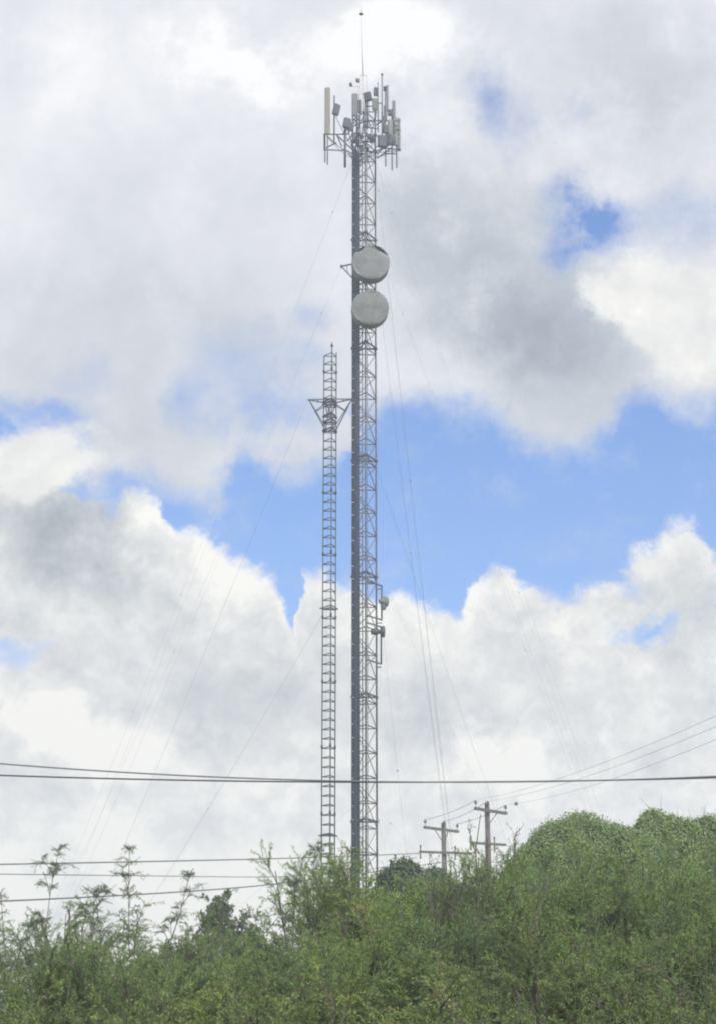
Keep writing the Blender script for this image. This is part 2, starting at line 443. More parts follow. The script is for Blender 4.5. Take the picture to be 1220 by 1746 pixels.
# cable run on the left front face
p0, p2 = Vector((*leg_xy(2), 0)), Vector((*leg_xy(0), 0))
du = (p2 - p0).normalized(); dn = Vector((du.y, -du.x, 0));
if dn.y > 0: dn = -dn
ZB, ZT = TBASE + .3, at(610, 262, TY).z
rnd = random.Random(5)
mb = MB(); mb.cur = 0
for j in range(9):
    off = .10 + .052 * j * .93
    pts = []
    for q in range(40):
        z = ZB + (ZT + rnd.uniform(-.1, .5) * (q == 39) - ZB) * q / 39
        pts.append(p0 + du * (off + .008 * math.sin(z * 1.7 + j)) + dn * (.06 + .02 * (j % 2) + .01 * math.sin(z * .9 + 2 * j)) + Vector((0, 0, z)))
    mb.tube(pts, .030, 6)
for j in range(5):      # second layer behind
    pts = [p0 + du * (.14 + .085 * j) + dn * (-.02) + Vector((0, 0, ZB + (ZT - ZB) * q / 12)) for q in range(13)]
    mb.tube(pts, .032, 6)
mb.cur = 1
z = ZB + 1
while z < ZT:
    q = p0 + du * .31 + dn * .13 + Vector((0, 0, z)); mb.bar(q - Vector((.13, 0, 0)), q + Vector((.17, 0, 0)), .015, .02)
    z += .62
mb.build('cable_bundle', [M['cable'], M['clamp']], tower)
# climbing ladder beside the cables
mb = MB()
for o_ in (.60, .88):
    q = p0 + du * o_ + dn * .03
    mb.tube([q + Vector((0, 0, TBASE + .2)), q + Vector((0, 0, ZT))], .018, 6)
z = TBASE + .4
while z < ZT:
    mb.tube([p0 + du * .60 + dn * .03 + Vector((0, 0, z)), p0 + du * .88 + dn * .03 + Vector((0, 0, z))], .011, 5)
    z += .3
mb.build('ladder', M['galv'], tower)
for x_, r_ in ((.12, .015), (-.12, .02)):   # conduit and lighting cable on the inside
    MB().tube([(TX + x_, TY + .12, TBASE), (TX + x_, TY + .12, Z_TOP - 1)], r_, 6).build('conduit', M['galv'], tower)

# the two big dishes
def dish(px, py, rad, mat, torn, depth):
    c0 = at(px, py, TY - 1.5)
    ax = Vector((.06, -1, -.03)).normalized()
    u = ax.cross(Vector((0, 0, 1))).normalized(); w = u.cross(ax)
    if w.z < 0: w = -w
    mb = MB()
    n = 48
    prof = [(0, rad * .985), (0, rad), (-depth, rad), (-depth - .02, rad * .99), (-depth - .15, rad * .75), (-depth - .24, rad * .42), (-depth - .28, .12), (-depth - .45, .12)]
    base = len(mb.v)
    for d, r_ in prof:
        for j in range(n):
            a = 2 * math.pi * j / n
            mb.v.append(c0 + ax * d + (u * math.cos(a) + w * math.sin(a)) * r_)
    for i in range(len(prof) - 1):
        for j in range(n):
            a, b = base + i * n + j, base + i * n + (j + 1) % n
            mb.face((a, a + n, b + n, b), i != 1)
    mb.cur = 1     # inner wall and the bowl's dark inside
    prof = [(0, rad * .984), (-depth * .9, rad * .975), (-depth - .0, rad * .7), (-depth - .12, .02)]
    base = len(mb.v)
    for d, r_ in prof:
        for j in range(n):
            a = 2 * math.pi * j / n
            mb.v.append(c0 + ax * d + (u * math.cos(a) + w * math.sin(a)) * r_)
    for i in range(len(prof) - 1):
        for j in range(n):
            a, b = base + i * n + j, base + i * n + (j + 1) % n
            mb.face((a, b, b + n, a + n), True)
    mb.cur = 0
    for j in range(0, n, 2):           # clamp tabs round the rim
        a = 2 * math.pi * j / n
        q = c0 + (u * math.cos(a) + w * math.sin(a)) * (rad + .01) - ax * .03
        mb.box(q, .04, .05, .04)
    body = mb.build('dish', [M['shroud'], M['inside']], tower)
    # cloth cover
    mb = MB(); k = 64
    rim = []
    for j in range(k):
        a = 2 * math.pi * j / k
        r_ = rad * 1.0
        if torn:
            d1 = (180 - math.degrees(a)) % 360
            cut = 0
            if 20 < d1 < 93: cut = math.sin((d1 - 20) / 73 * math.pi) * .22
            if 106 < d1 < 150: cut = math.sin((d1 - 106) / 44 * math.pi) * .17
            r_ *= 1 - cut
        rim.append(r_)
    rings = [1.0, .985, .8, .55, .28]
    for q in rings:
        for j in range(k):
            a = 2 * math.pi * j / k
            z_ = .012 + .05 * (1 - q * q) + (0.012 if q < 1 else 0) * math.sin(3 * a)
            mb.v.append(c0 + ax * z_ + (u * math.cos(a) + w * math.sin(a)) * rim[j] * q)
    for i in range(len(rings) - 1):
        for j in range(k):
            a, b = i * k + j, i * k + (j + 1) % k
            mb.face((a, b, b + k, a + k), True)
    mb.v.append(c0 + ax * .07); ce = len(mb.v) - 1
    for j in range(k): mb.face((4 * k + j, 4 * k + (j + 1) % k, ce), True)
    # peak of the cover pulled over the top of the rim
    tip = c0 + w * (rad * 1.12) - u * (-.10) * 0 + ax * .0 - Vector((.13 if torn else .06, 0, 0))
    bl = len(mb.v)
    for dx, dz in ((-.26, .90), (.26, .90)):
        mb.v.append(c0 + ax * .03 + Vector((dx - .09, 0, 0)) + w * rad * dz)
    mb.v.append(tip + ax * .02); mb.v.append(tip - ax * .03)
    mb.v += [mb.v[bl] - ax * .04, mb.v[bl + 1] - ax * .04]
    mb.face((bl, bl + 1, bl + 2)); mb.face((bl + 4, bl + 3, bl + 5)); mb.face((bl, bl + 2, bl + 3, bl + 4)); mb.face((bl + 1, bl + 5, bl + 3, bl + 2))
    mb.build('radome', mat, body)
    # mount: pipe, ring and braces to the legs
    mb = MB(); hub = c0 - ax * (depth + .36)
    mb.tube([hub + Vector((0, 0, -.75)), hub + Vector((0, 0, .75))], .055, 10)
    for dz in (-.55, .55):
        for k_ in (0, 2): mb.bar(hub + Vector((0, 0, dz)), Vector((*leg_xy(k_), hub.z + dz)), .06)
    mb.tube([c0 + u * rad * .95 - ax * depth, Vector((*leg_xy(1 if u.x > 0 else 2), c0.z - .5))], .025, 6)
    mb.build('mount', M['darksteel'], body)
    return c0
dish(632, 446.5, .885, M['radome'], True, .66)
dish(631, 524, .87, M['radomeold'], False, .60)

# torque arm with V bracing at the upper dish, for the guy wires
def torque_arm(px, py, Lx, extra=0):
    c0 = at(px, py, TY)
    tips = []
    for k in range(3):
        mb = MB()
        a = R(3 + 120 * k)
        d = Vector((math.sin(a), -math.cos(a), 0)) 
        leg = Vector((*leg_xy(k), c0.z)); tip = leg + d * Lx
        if k == 0: tips.append(Vector((*leg_xy(1), c0.z))); continue      # the near side has a dish instead
        tips.append(tip)
        for dz in (0, -.75): mb.bar(tip, Vector((*leg_xy(k), c0.z + dz)), .06)
        mb.bar(tip, Vector((*leg_xy(k), c0.z)) , .05)
        mb.bar(leg + d * Lx * .5, leg + d * Lx * .45 + Vector((0, 0, -.40)), .035)
        mb.lathe(tip, [(-.07, .05), (.07, .05)], (0, 0, 1), 8)
        mb.build('guy_bracket', M['darksteel'], tower)
    return tips
arm_tips = torque_arm(590, 446, .62)

# guy wires: three directions, several levels
ANCH = [Vector((3.0, 52, 0)), at(1136, 1660, 100), at(8, 1660, 100)]
for v_ in ANCH: v_.z = ground_z(v_.x, v_.y)
ANCH2 = [Vector((2.2, 66, 0)), at(1010, 1660, 99), at(115, 1660, 99)]
for v_ in ANCH2: v_.z = ground_z(v_.x, v_.y)
def strand(mb, a, b, r, sag):
    a, b = Vector(a), Vector(b)
    pts = []
    for q in range(13):
        t = q / 12
        p = a.lerp(b, t); p.z -= sag * 4 * t * (1 - t); pts.append(p)
    mb.tube(pts, r, 5)
guy_mat = M['paleguy']
for lv, py in enumerate((268, 446, 955, 1375)):
    zc = at(602, py, TY).z
    for k in range(3):
        st = arm_tips[k] if lv == 1 else Vector((*leg_xy(k or 1), zc))
        an = (ANCH if lv < 2 else ANCH2)[k]
        mb = MB(); strand(mb, st, an, .0075 if lv == 2 and k == 2 else (.003 if k != 2 else .004), .5)
        if lv < 2:
            strand(mb, st, an + Vector((.5 * (k != 0), .8, 0)), .004, .4)
        L = (an - st).normalized()
        for q in (.06, .5):
            p = st.lerp(an, q); p.z -= .5 * 4 * q * (1 - q)
            mb.lathe(p, [(-.07, .01), (-.05, .022), (.05, .022), (.07, .01)], L, 8)
        mb.build('guy_wire', M['galv'] if k == 0 else guy_mat, tower)

# lower microwave mounts on the right
def side_mount(top, bot, px_pipe, px_leg):
    mb = MB(); Yp = TY + .25
    a, b = at(px_pipe, top, Yp), at(px_pipe, bot, Yp)
    mb.tube([a, b], .04, 8)
    for p, dz in ((a, .0), (b, .0)):
        q = Vector((*leg_xy(0), p.z)); mb.bar(p, q + (p - q) * 0, .055)
        mb.bar(p + Vector((0, 0, -.14)), Vector((*leg_xy(1), p.z - .14)), .04)
    return mb, a, b
mb, a, b = side_mount(999, 1057, 650, 625); mb.build('side_bracket', M['darksteel'], tower)
c0 = at(654, 1026, TY + .25)
small = MB().lathe(c0, [(-.26, .05), (-.24, .10), (-.12, .12), (-.06, .24), (.08, .26), (.12, .25), (.14, .05)], Vector((.85, .5, .0)), 20).build('small_dish', M['green'], tower)
MB().box(c0 + Vector((-.04, -.08, -.28)), .2, .2, .24, rz(20), .03).build('radio_unit', M['radio'], small)
mb, a, b = side_mount(1069, 1132, 649, 625); mb.build('side_bracket', M['darksteel'], tower)
c0 = at(643, 1077, TY + .1)
small = MB().lathe(c0, [(-.30, .13), (-.26, .15), (.02, .15), (.04, .10), (.16, .10), (.19, .26), (.30, .27), (.32, .24)], Vector((1, .1, 0)), 20).build('small_dish', M['darksteel'], tower)

# ------------------------------------------------------------------ crown of antennas
def P3(px, py, Y): return at(px, py, Y)
def vpipe(px, top, bot, Y, r=.035, mat='galv'):
    a = at(px, top, Y); b = at(px, bot, Y); b.x = a.x
    MB().tube([b, a], r, 8).build('mounting_pipe', M[mat], tower)
def panel(px, top, bot, Y, w, d, yaw, mat='panelgrey', name='panel_antenna'):
    a, b = at(px, top, Y), at(px, bot, Y); b.x = a.x
    c_ = (a + b) / 2; h = a.z - b.z
    m = rz(yaw)
    o = MB().box(c_, w, d, h, m, min(w, d) * .28).build(name, M[mat], tower)
    for t in (.2, .8):       # clamps behind
        q = b.lerp(a, t); MB().box(q + m @ Vector((0, d / 2 + .045, 0)), w * .45, .09, .05, m).build('clamp', M['darksteel'], o)
def radio(px, py, wp, hp, Y, yaw, mat='radio', tilt=0):
    c_ = at(px, py, Y); w, h = wp / 34.0, hp / 31.0
    m = rz(yaw) @ Matrix.Rotation(R(tilt), 3, 'Y')
    mb = MB().box(c_, w, w * .55, h, m, .03)
    for j in range(5):       # cooling fins
        x_ = (j - 2) * w * .19
        mb.box(c_ + m @ Vector((x_, -w * .275 - .012, 0)), .012, .03, h * .8, m)
    o = mb.build('radio_unit', M[mat], tower)
    MB().box(c_ + m @ Vector((0, w * .275 + .05, 0)), w * .4, .1, h * .4, m).build('bracket', M['darksteel'], o)
def rail(pts, r=.03, mat='darksteel', name='platform_rail'):
    MB().tube([at(*p) for p in pts], r, 8).build(name, M[mat], tower)
# left frame
for p in ([(552, 229, 91.2), (592, 229, 90.6)], [(552, 255, 91.2), (592, 257, 90.6)], [(553, 229, 91.2), (553, 255, 91.2)],
          [(592, 229, 90.6), (606, 212, 91.6)], [(592, 257, 90.6), (606, 266, 91.6)], [(573, 229, 90.8), (603, 257, 91.9)],
          [(556, 252, 91.2), (574, 243, 90.9)], [(574, 229, 90.9), (583, 250, 90.8)], [(592, 240, 90.6), (606, 226, 91.8)],
          [(584, 229, 90.7), (613, 200, 92.3)], [(594, 262, 90.6), (604, 272, 91.8)]):
    rail(p, .032)
# back frame and upper ring
for p in ([(606, 214, 91.6), (622, 206, 91.3)], [(620, 208, 91.3), (648, 205, 91.8)], [(618, 217, 92.6), (644, 219, 92.6)],
          [(606, 232, 91.6), (646, 232, 92.2)], [(610, 190, 92.8), (640, 191, 92.6)], [(622, 181, 92.4), (640, 181, 92.4)],
          [(608, 244, 91.6), (640, 240, 91.4)], [(604, 250, 91.8), (626, 246, 91.2)], [(626, 246, 91.2), (643, 262, 92.4)],
          [(640, 176, 92.3), (651, 176, 91.8)]):
    rail(p, .03)
# right frame
for p in ([(645, 206, 91.7), (682, 206, 91.6)], [(648, 252, 91.6), (682, 255, 91.6)], [(642, 270, 92.2), (668, 251, 91.6)],
          [(640, 213, 92.2), (656, 203, 91.6)], [(644, 244, 92.3), (682, 236, 93.0)], [(660, 236, 92.6), (682, 256, 91.8)],
          [(650, 222, 91.6), (682, 222, 91.8)], [(655, 262, 91.7), (676, 262, 92.4)], [(668, 206, 91.6), (680, 228, 92.2)]):
    rail(p, .032)
panel(558.5, 150, 229, 90.9, .27, .14, -14, 'panel')
vpipe(554.5, 200, 277, 91.25, .03); vpipe(558.6, 226, 281, 91.3, .03)
vpipe(570, 163, 243, 90.8, .036, 'darksteel'); radio(573.5, 187, 11, 18, 90.6, 25, 'radio', 12)
vpipe(588.5, 215, 285, 90.6, .06, 'radio'); radio(591.5, 210, 12, 16, 90.4, 20, 'radio', 10)
panel(605, 160, 198, 91.2, .30, .14, -6, 'panelgrey')
panel(612.5, 171, 193, 91.3, .13, .16, 30, 'radio'); vpipe(608.5, 196, 250, 91.35, .045, 'radio')
vpipe(625, 172, 216, 91.6, .04, 'darksteel'); radio(626, 165, 13, 14, 91.3, -15, 'radio', -8)
radio(640, 156.5, 8, 14, 92.2, 20, 'radio'); radio(638, 178, 9, 20, 92.0, 10, 'green'); vpipe(643.5, 140, 225, 92.3, .026)
vpipe(650.5, 128, 232, 91.8, .036, 'galv')
MB().lathe(at(650.5, 127, 91.8), [(-.03, .06), (.03, .07), (.06, .03)], (0, 0, 1), 10).build('pipe_cap', M['darksteel'], tower)
panel(659.5, 145, 190, 91.9, .11, .10, 15, 'panelgrey'); vpipe(656, 148, 284, 92.05, .028)
radio(655, 151, 5, 8, 92.0, 0, 'radio')
panel(670.5, 172, 238, 92.2, .17, .12, 35, 'panelgrey'); vpipe(667, 190, 290, 92.35, .03)
panel(679, 202, 257, 92.0, .15, .12, 50, 'panelgrey'); vpipe(675, 200, 286, 92.6, .03)
panel(664.5, 205, 244, 91.5, .24, .13, 10, 'panelgrey'); panel(672.5, 207, 242, 91.9, .17, .12, 25, 'panel')
panel(656, 180, 205, 91.6, .16, .12, 0, 'radio'); panel(653, 198, 226, 91.4, .20, .12, -10, 'radio')
radio(650.5, 241, 14, 19, 91.1, 10, 'radio'); radio(661, 238, 11, 18, 91.2, -15, 'radio'); radio(669, 240, 9, 15, 91.4, 10, 'radio')
radio(657, 220, 9, 14, 91.2, 15, 'radio'); radio(664, 192, 8, 10, 91.8, 0, 'radio')
radio(598, 216, 9, 14, 91.3, 15, 'radio'); radio(629, 233, 9, 8, 91.2, 0, 'darksteel')
# cables looping in the platform
rn = random.Random(3)
for j in range(26):
    x0, y0 = rn.choice([(559, 232), (573, 198), (591, 218), (606, 200), (627, 174), (641, 190), (652, 250), (662, 246), (671, 240), (679, 256), (613, 196), (657, 228)])
    x1 = rn.uniform(604, 618); y1 = rn.uniform(255, 285)
    a, b = at(x0 + rn.uniform(-2, 2), y0, TY - .9), at(x1, y1, TY - .45)
    m_ = (a + b) / 2 + Vector((rn.uniform(-.2, .2), rn.uniform(-.2, .2), rn.uniform(-.5, -.05)))
    pts = [(a * (1 - t) ** 2 + m_ * 2 * t * (1 - t) + b * t * t) for t in [q / 8 for q in range(9)]]
    MB().tube(pts, rn.uniform(.010, .018), 5).build('jumper_cable', M['cable'], tower)
for j in range(14):      # clutter of junction boxes at the head of the cable run
    MB().box(at(rn.uniform(600, 645), rn.uniform(226, 262), TY + rn.uniform(-.6, .6)), rn.uniform(.1, .25), rn.uniform(.08, .2), rn.uniform(.06, .22), rz(rn.uniform(0, 90)), .015).build('junction_box', M['darksteel'], tower)
# lightning rod with its small frame and warning lamps
a, b, c_ = at(619, 222, TY), at(617.6, 130, TY), at(614.6, 24, TY)
rod = MB().tube([a, b], .035, 8).tube([b, b.lerp(c_, .5), c_], [.026, .018, .012], 8).build('lightning_rod', M['whip'], tower)
MB().lathe(c_, [(-.05, .02), (-.03, .09), (.01, .12), (.05, .07), (.10, .015), (.38, .006)], (0, 0, 1), 12).build('rod_tip', M['darksteel'], rod)
mb = MB()
for px in (612, 624.5): mb.tube([at(px, 218, TY), at(px, 129, TY)], .016, 6)
for py in (129, 160, 190): mb.tube([at(612, py, TY), at(624.5, py, TY)], .014, 6)
mb.tube([at(597, 147, TY), at(612, 148, TY)], .014, 6)
mb.build('rod_frame', M['whip'], tower)
for px, py in ((598.5, 143), (609.5, 136)):
    MB().lathe(at(px, py + 3, TY), [(-.06, .03), (0, .08), (.12, .075), (.18, .03)], Vector((-.2, 0, 1)), 10).build('warning_lamp', M['darksteel'], tower)

# ------------------------------------------------------------------ the slim ladder mast
MY = 68.0
mc = at(561.5, 1200, MY); MX = mc.x; MBASE = ground_z(MX, MY) - .1
mast = thing('lattice_mast', (MX, MY, MBASE), 'slim dark ladder-like mast with a star of struts, left of the tall tower', 'radio mast')
RM = .255
def ml(k, r=RM):
    a = R(10 + 120 * k)
    return MX + r * math.sin(a), MY - r * math.cos(a)
MTOP = at(560, 598, MY).z
for k in range(3):
    x, y = ml(k); mb = MB().tube([(x, y, MBASE), (x, y, MTOP - (.18 if k == 2 else 0))], .021, 8)
    z = MBASE + .9
    while z < MTOP:
        mb.lathe((x, y, z), [(-.05, .022), (-.05, .038), (.05, .038), (.05, .022)], (0, 0, 1), 8); z += 2.24
    mb.build('leg', M['mast'], mast)
z = MBASE + .2
while z < MTOP:
    mb = MB()
    for k in range(3): mb.tube([(*ml(k), z), (*ml((k + 1) % 3), z)], .0165, 6)
    mb.build('rung', M['mast'], mast); z += .32
zA, zB = at(562, 684, MY).z, at(562, 733, MY).z
mb = MB(); mtips = []
for az_ in (-86, 80, 185):
    d = Vector((math.sin(R(az_)), -math.cos(R(az_)), 0)); c_ = Vector((MX, MY, zA))
    side = Vector((-d.y, d.x, 0))
    tip = c_ + d * .80 + Vector((0, 0, .03)); mtips.append(tip)
    for s_ in (-1, 1):
        mb.bar(c_ + side * .20 * s_ + d * .12, tip, .032)
        mb.bar(c_ + side * .16 * s_ + d * .15 + Vector((0, 0, zB - zA)), tip - d * .04, .03)
        mb.bar(c_ + side * .16 * s_ + d * .15 + Vector((0, 0, -.12)), c_ + side * .05 * s_ + d * .56 + Vector((0, 0, -.42)), .026)
    mb.bar(c_ + d * .45 + side * .12, c_ + d * .45 - side * .12, .026)
for zz in (zA, zA - .08, zB, zA - .55, zA - .75):
    for k in range(3): mb.bar(Vector((*ml(k, .30), zz)), Vector((*ml((k + 1) % 3, .30), zz)), .04)
mb.build('guy_star', M['mast'], mast)
for py in (1036, 1424):
    mb = MB(); zz = at(562, py, MY).z
    c_ = Vector((MX, MY, zz))
    for k in range(3):
        mb.bar(Vector((*ml(k, .36), zz)), Vector((*ml((k + 1) % 3, .36), zz)), .03)
    mb.build('guy_bracket', M['mast'], mast)
x, y = ml(0)
MB().tube([(x, y, MTOP), (x, y, MTOP + .16)], .014, 6).lathe((x, y, MTOP + .1), [(-.06, .02), (-.03, .05), (.02, .05), (.06, .02), (.14, .01)], (0, 0, 1), 10).build('mast_tip', M['mast'], mast)
def at_line(px, py, Y): return at(px, py, Y)
for (a, b, r_, sg) in [
    (mtips[0], (-11.5, 78, ground_z(-11.5, 78)), .003, .2), (mtips[1], (8, 80, ground_z(8, 80)), .003, .2), (mtips[2], (-1.5, 88, ground_z(0, 88)), .003, .2),
    (at(549, 1424, MY), (-6, 73, ground_z(-6, 73)), .006, .05), (at(574, 1424, MY), (3, 73, ground_z(3, 73)), .006, .05)]:
    mb = MB(); strand(mb, a, b, r_, sg); mb.build('guy_wire', M['wire'], mast)

# ------------------------------------------------------------------ utility poles and wires
def insulator(mb, p, s=1.0, axis=(0, 0, 1)):
    mb.lathe(p, [(-.09 * s, .02 * s), (-.08 * s, .05 * s), (-.03 * s, .09 * s), (-.01 * s, .045 * s), (.01 * s, .08 * s), (.03 * s, .045 * s), (.05 * s, .065 * s), (.09 * s, .025 * s)], axis, 10)
def pole(px, top, Y, label, arm, low):
    t = at(px, top, Y); gz = ground_z(t.x, Y) - .2
    o = thing('utility_pole', (t.x, Y, gz), label, 'utility pole', 'wooden utility poles on the hill')
    MB().tube([(t.x + .12, Y, gz), (t.x + .05, Y, (gz + t.z) / 2), (t.x, Y, t.z)], [.19, .15, .12], 10).build('post', M['wood'], o)
    ends = []
    (x0, y0, Y0), (x1, y1, Y1) = arm
    a, b = at(x0, y0, Y0), at(x1, y1, Y1)
    a.z, b.z = (a.z + b.z) / 2 + .0, (a.z + b.z) / 2
    off = Vector((0, -.16, 0))
    MB().bar(a + off, b + off, .13, .13).build('crossarm', M['wood'], o)
    mb = MB()
    for s_ in (.3, .7):
        mb.bar(a.lerp(b, s_) + off * 1.6 + Vector((0, 0, -.05)), Vector((t.x, Y - .2, a.z - .75)), .03)
    mb.build('brace', M['darksteel'], o)
    for p in (a.lerp(b, .03), b.lerp(a, .03)):
        mb = MB(); q = p + off + Vector((0, 0, .065)); mb.tube([q, q + Vector((0, 0, .14))], .018, 6); insulator(mb, q + Vector((0, 0, .24)))
        mb.build('insulator', M['porcelain'], o); ends.append(q + Vector((0, 0, .34)))
    mb = MB(); q = Vector((t.x + .02, Y - .18, t.z - .05)); mb.tube([q - Vector((0, 0, .3)), q], .018, 6); insulator(mb, q + Vector((0, 0, .02)), 1.1)
    mb.build('insulator', M['porcelain'], o); ends.append(q + Vector((0, 0, .1)))
    (x0, y0, Y0), (x1, y1, Y1) = low
    a2, b2 = at(x0, y0, Y0), at(x1, y1, Y1); a2.z = b2.z = (a2.z + b2.z) / 2
    MB().bar(a2 + off, b2 + off, .11, .11).build('crossarm', M['wood'], o)
    for s_ in (.02, .68):
        mb = MB(); p = a2.lerp(b2, s_) + off
        mb.tube([p + Vector((0, 0, -.36)), p + Vector((0, 0, .36))], .035, 6)
        insulator(mb, p + Vector((0, 0, .3)), .7); insulator(mb, p - Vector((0, 0, .3)), .7)
        mb.build('insulator', M['porcelain'], o)
        ends.append(p + Vector((0, 0, .38))); ends.append(p - Vector((0, 0, .38)))
    return o, ends
pa, ea = pole(755, 1403, 108, 'shorter-looking wooden utility pole, the one nearer the tall tower', ((722, 1411, 107.2), (780, 1419, 108.8)), ((714, 1455, 107.6), (803, 1454, 108.3)))
pb, eb = pole(829, 1369, 100, 'wooden utility pole beside the green mound, its top standing highest', ((808, 1379, 99.2), (862, 1388, 100.8)), ((800, 1438, 99.6), (861, 1441, 100.4)))
def wire(name_label, a, b, r, sag, mat='wire', extra=None, cat='power line', group=None, n=48):
    a, b = Vector(a), Vector(b); mb = MB(); pts = []
    for q in range(n + 1):
        t = q / n; p = a.lerp(b, t); p.z -= sag * 4 * t * (1 - t); pts.append(p)
    o_ = a.copy()
    mb.tube(pts, r, 6)
    if extra:
        for t in extra:
            p = a.lerp(b, t); p.z -= sag * 4 * t * (1 - t); insulator(mb, p, 1.0, (b - a))
    o = mb.build('power_line', M[mat], None, o_)
    return tag(o, name_label, cat, group)
# the two thick spans that cross the whole picture close to the camera
def span(label, keys, Y, r, mat, group):
    """cable through a parabola fitted to three sighted points, carried on past both sides"""
    P_ = [at(px, py, Y) for px, py in keys]
    xs = np.array([p.x for p in P_]); zs = np.array([p.z for p in P_])
    co = np.polyfit(xs, zs, 2)
    mb = MB(); pts = [Vector((x, Y, float(np.polyval(co, x)))) for x in np.linspace(-16, 16, 80)]
    mb.tube(pts, r, 6)
    return tag(mb.build('power_line', M[mat], None, pts[0]), label, 'power line', group)
span('upper of the two thick cables at the left edge, joining its twin rightwards', [(0, 1302), (600, 1332), (1220, 1323.5)], 30, .0115, 'wire', 'thick cables across the sky')
span('lower and darker of the two thick cables at the left edge, spanning the whole sky', [(0, 1322), (600, 1333.5), (1220, 1326)], 30.4, .0125, 'blackwire', 'thick cables across the sky')
def run(label, keys, r, mat='wire', group=None):
    """cable through sighted points (px, py, depth)"""
    P_ = [at(*k) for k in keys]
    mb = MB(); pts = []
    for i in range(len(P_) - 1):
        for q in range(12): pts.append(P_[i].lerp(P_[i + 1], q / 12))
    pts.append(P_[-1])
    # gentle smoothing keeps the corners soft
    for _ in range(30): pts = [pts[0]] + [(pts[i - 1] + pts[i] * 2 + pts[i + 1]) / 4 for i in range(1, len(pts) - 1)] + [pts[-1]]
    mb.tube(pts, r, 6)
    return tag(mb.build('power_line', M[mat], None, pts[0]), label, 'power line', group)
low = 'thin wires low on the left'
A1 = ea[4] if False else None
run('highest of the three low wires on the left, running to a pole crossarm', [(-300, 1478, 60), (0, 1474, 66), (300, 1468, 74), (520, 1463, 84), (716, 1455, 107.4)], .026, 'wire', low)
run('faint middle one of the three low wires on the left', [(-300, 1486, 60), (0, 1490.5, 66), (300, 1494, 76), (520, 1497, 88), (716, 1470, 107.4)], .016, 'galv', low)
run('lowest of the three low wires on the left, passing behind the leafy shoots', [(-300, 1546, 50), (0, 1537.5, 56), (300, 1522, 68), (480, 1508, 82), (769, 1468, 107.4)], .026, 'wire', low)
bt_ = 'wires between the two utility poles'
wire('left wire sloping between the crossarms of the two utility poles', ea[0], eb[0], .012, .12, 'wire', None, 'power line', bt_)
wire('right wire sloping between the crossarms of the two utility poles', ea[1], eb[1], .012, .12, 'wire', None, 'power line', bt_)
wire('wire sloping between the tops of the two utility poles', ea[2], eb[2], .012, .12, 'wire', None, 'power line', bt_)
rt = 'wires climbing to the right from the utility pole'
wire('uppermost wire climbing right from the pole beside the mound', eb[0], at(1330, 1170, 44), .0048, .35, 'wire', None, 'power line', rt)
wire('middle wire climbing right from the pole beside the mound', eb[2], at(1330, 1190, 44), .0048, .35, 'wire', None, 'power line', rt)
wire('lowest wire climbing right from the pole beside the mound, with a dark insulator', eb[1], at(1330, 1213, 44), .0048, .35, 'wire', [.085], 'power line', rt)

# ------------------------------------------------------------------ plants
def unit(a): return a / np.maximum(np.linalg.norm(a, axis=-1, keepdims=True), 1e-9)
def np_mesh(name, verts, quads, mats, tint=None, mi=None, parent=None, loc=None, smooth=False):
    me = bpy.data.meshes.new(name)
    nv, nf = len(verts), len(quads)
    me.vertices.add(nv); me.vertices.foreach_set('co', verts.astype(np.float32).ravel())
    me.loops.add(nf * 4); me.loops.foreach_set('vertex_index', quads.astype(np.int32).ravel())
    me.polygons.add(nf)
    me.polygons.foreach_set('loop_start', np.arange(0, nf * 4, 4, dtype=np.int32))
    try: me.polygons.foreach_set('loop_total', np.full(nf, 4, dtype=np.int32))
    except Exception: pass
    if smooth: me.polygons.foreach_set('use_smooth', np.ones(nf, dtype=bool))
    for m in mats: me.materials.append(m)
    if mi is not None: me.polygons.foreach_set('material_index', mi.astype(np.int32))
    if tint is not None:
        at_ = me.attributes.new('tint', 'FLOAT', 'FACE'); at_.data.foreach_set('value', tint.astype(np.float32))
    me.update(); me.validate()
    o = bpy.data.objects.new(name, me); C.objects.link(o)
    if parent is not None: o.parent = parent
    elif loc is not None: o.location = loc
    return o
def tubes(P, Rr, sides=3):
    """P (N,K,3) polylines, Rr (N,K) radii -> verts, quads"""
    N, K, _ = P.shape
    T = unit(np.gradient(P, axis=1))
    ref = np.where(np.abs(T[..., 2:3]) < .9, np.array([0, 0, 1.0]), np.array([1.0, 0, 0]))
    U = unit(np.cross(T, ref)); W = np.cross(T, U)
    a = np.arange(sides) * 2 * np.pi / sides
    V = P[:, :, None, :] + (U[:, :, None, :] * np.cos(a)[None, None, :, None] + W[:, :, None, :] * np.sin(a)[None, None, :, None]) * Rr[:, :, None, None]
    idx = np.arange(N * K * sides).reshape(N, K, sides)
    nx = np.roll(idx, -1, axis=2)
    Q = np.stack([idx[:, :-1], nx[:, :-1], nx[:, 1:], idx[:, 1:]], axis=-1).reshape(-1, 4)
    return V.reshape(-1, 3), Q
def leaves(B, D, L, W, rng, roll=1.0, face=None):
    """diamond leaves: base points B, directions D, lengths L, widths W"""
    n = len(B)
    r = unit(rng.normal(size=(n, 3)) * roll + (np.array([0, -.6, 1.0]) if face is None else face))
    S = unit(np.cross(D, r)) * (W / 2)[:, None]
    m = B + D * (L * .45)[:, None]
    fold = np.cross(unit(S), D) * (W * .12)[:, None]
    V = np.stack([B, m + S + fold, B + D * L[:, None], m - S + fold], axis=1).reshape(-1, 3)
    Q = np.arange(n * 4).reshape(n, 4)
    return V, Q
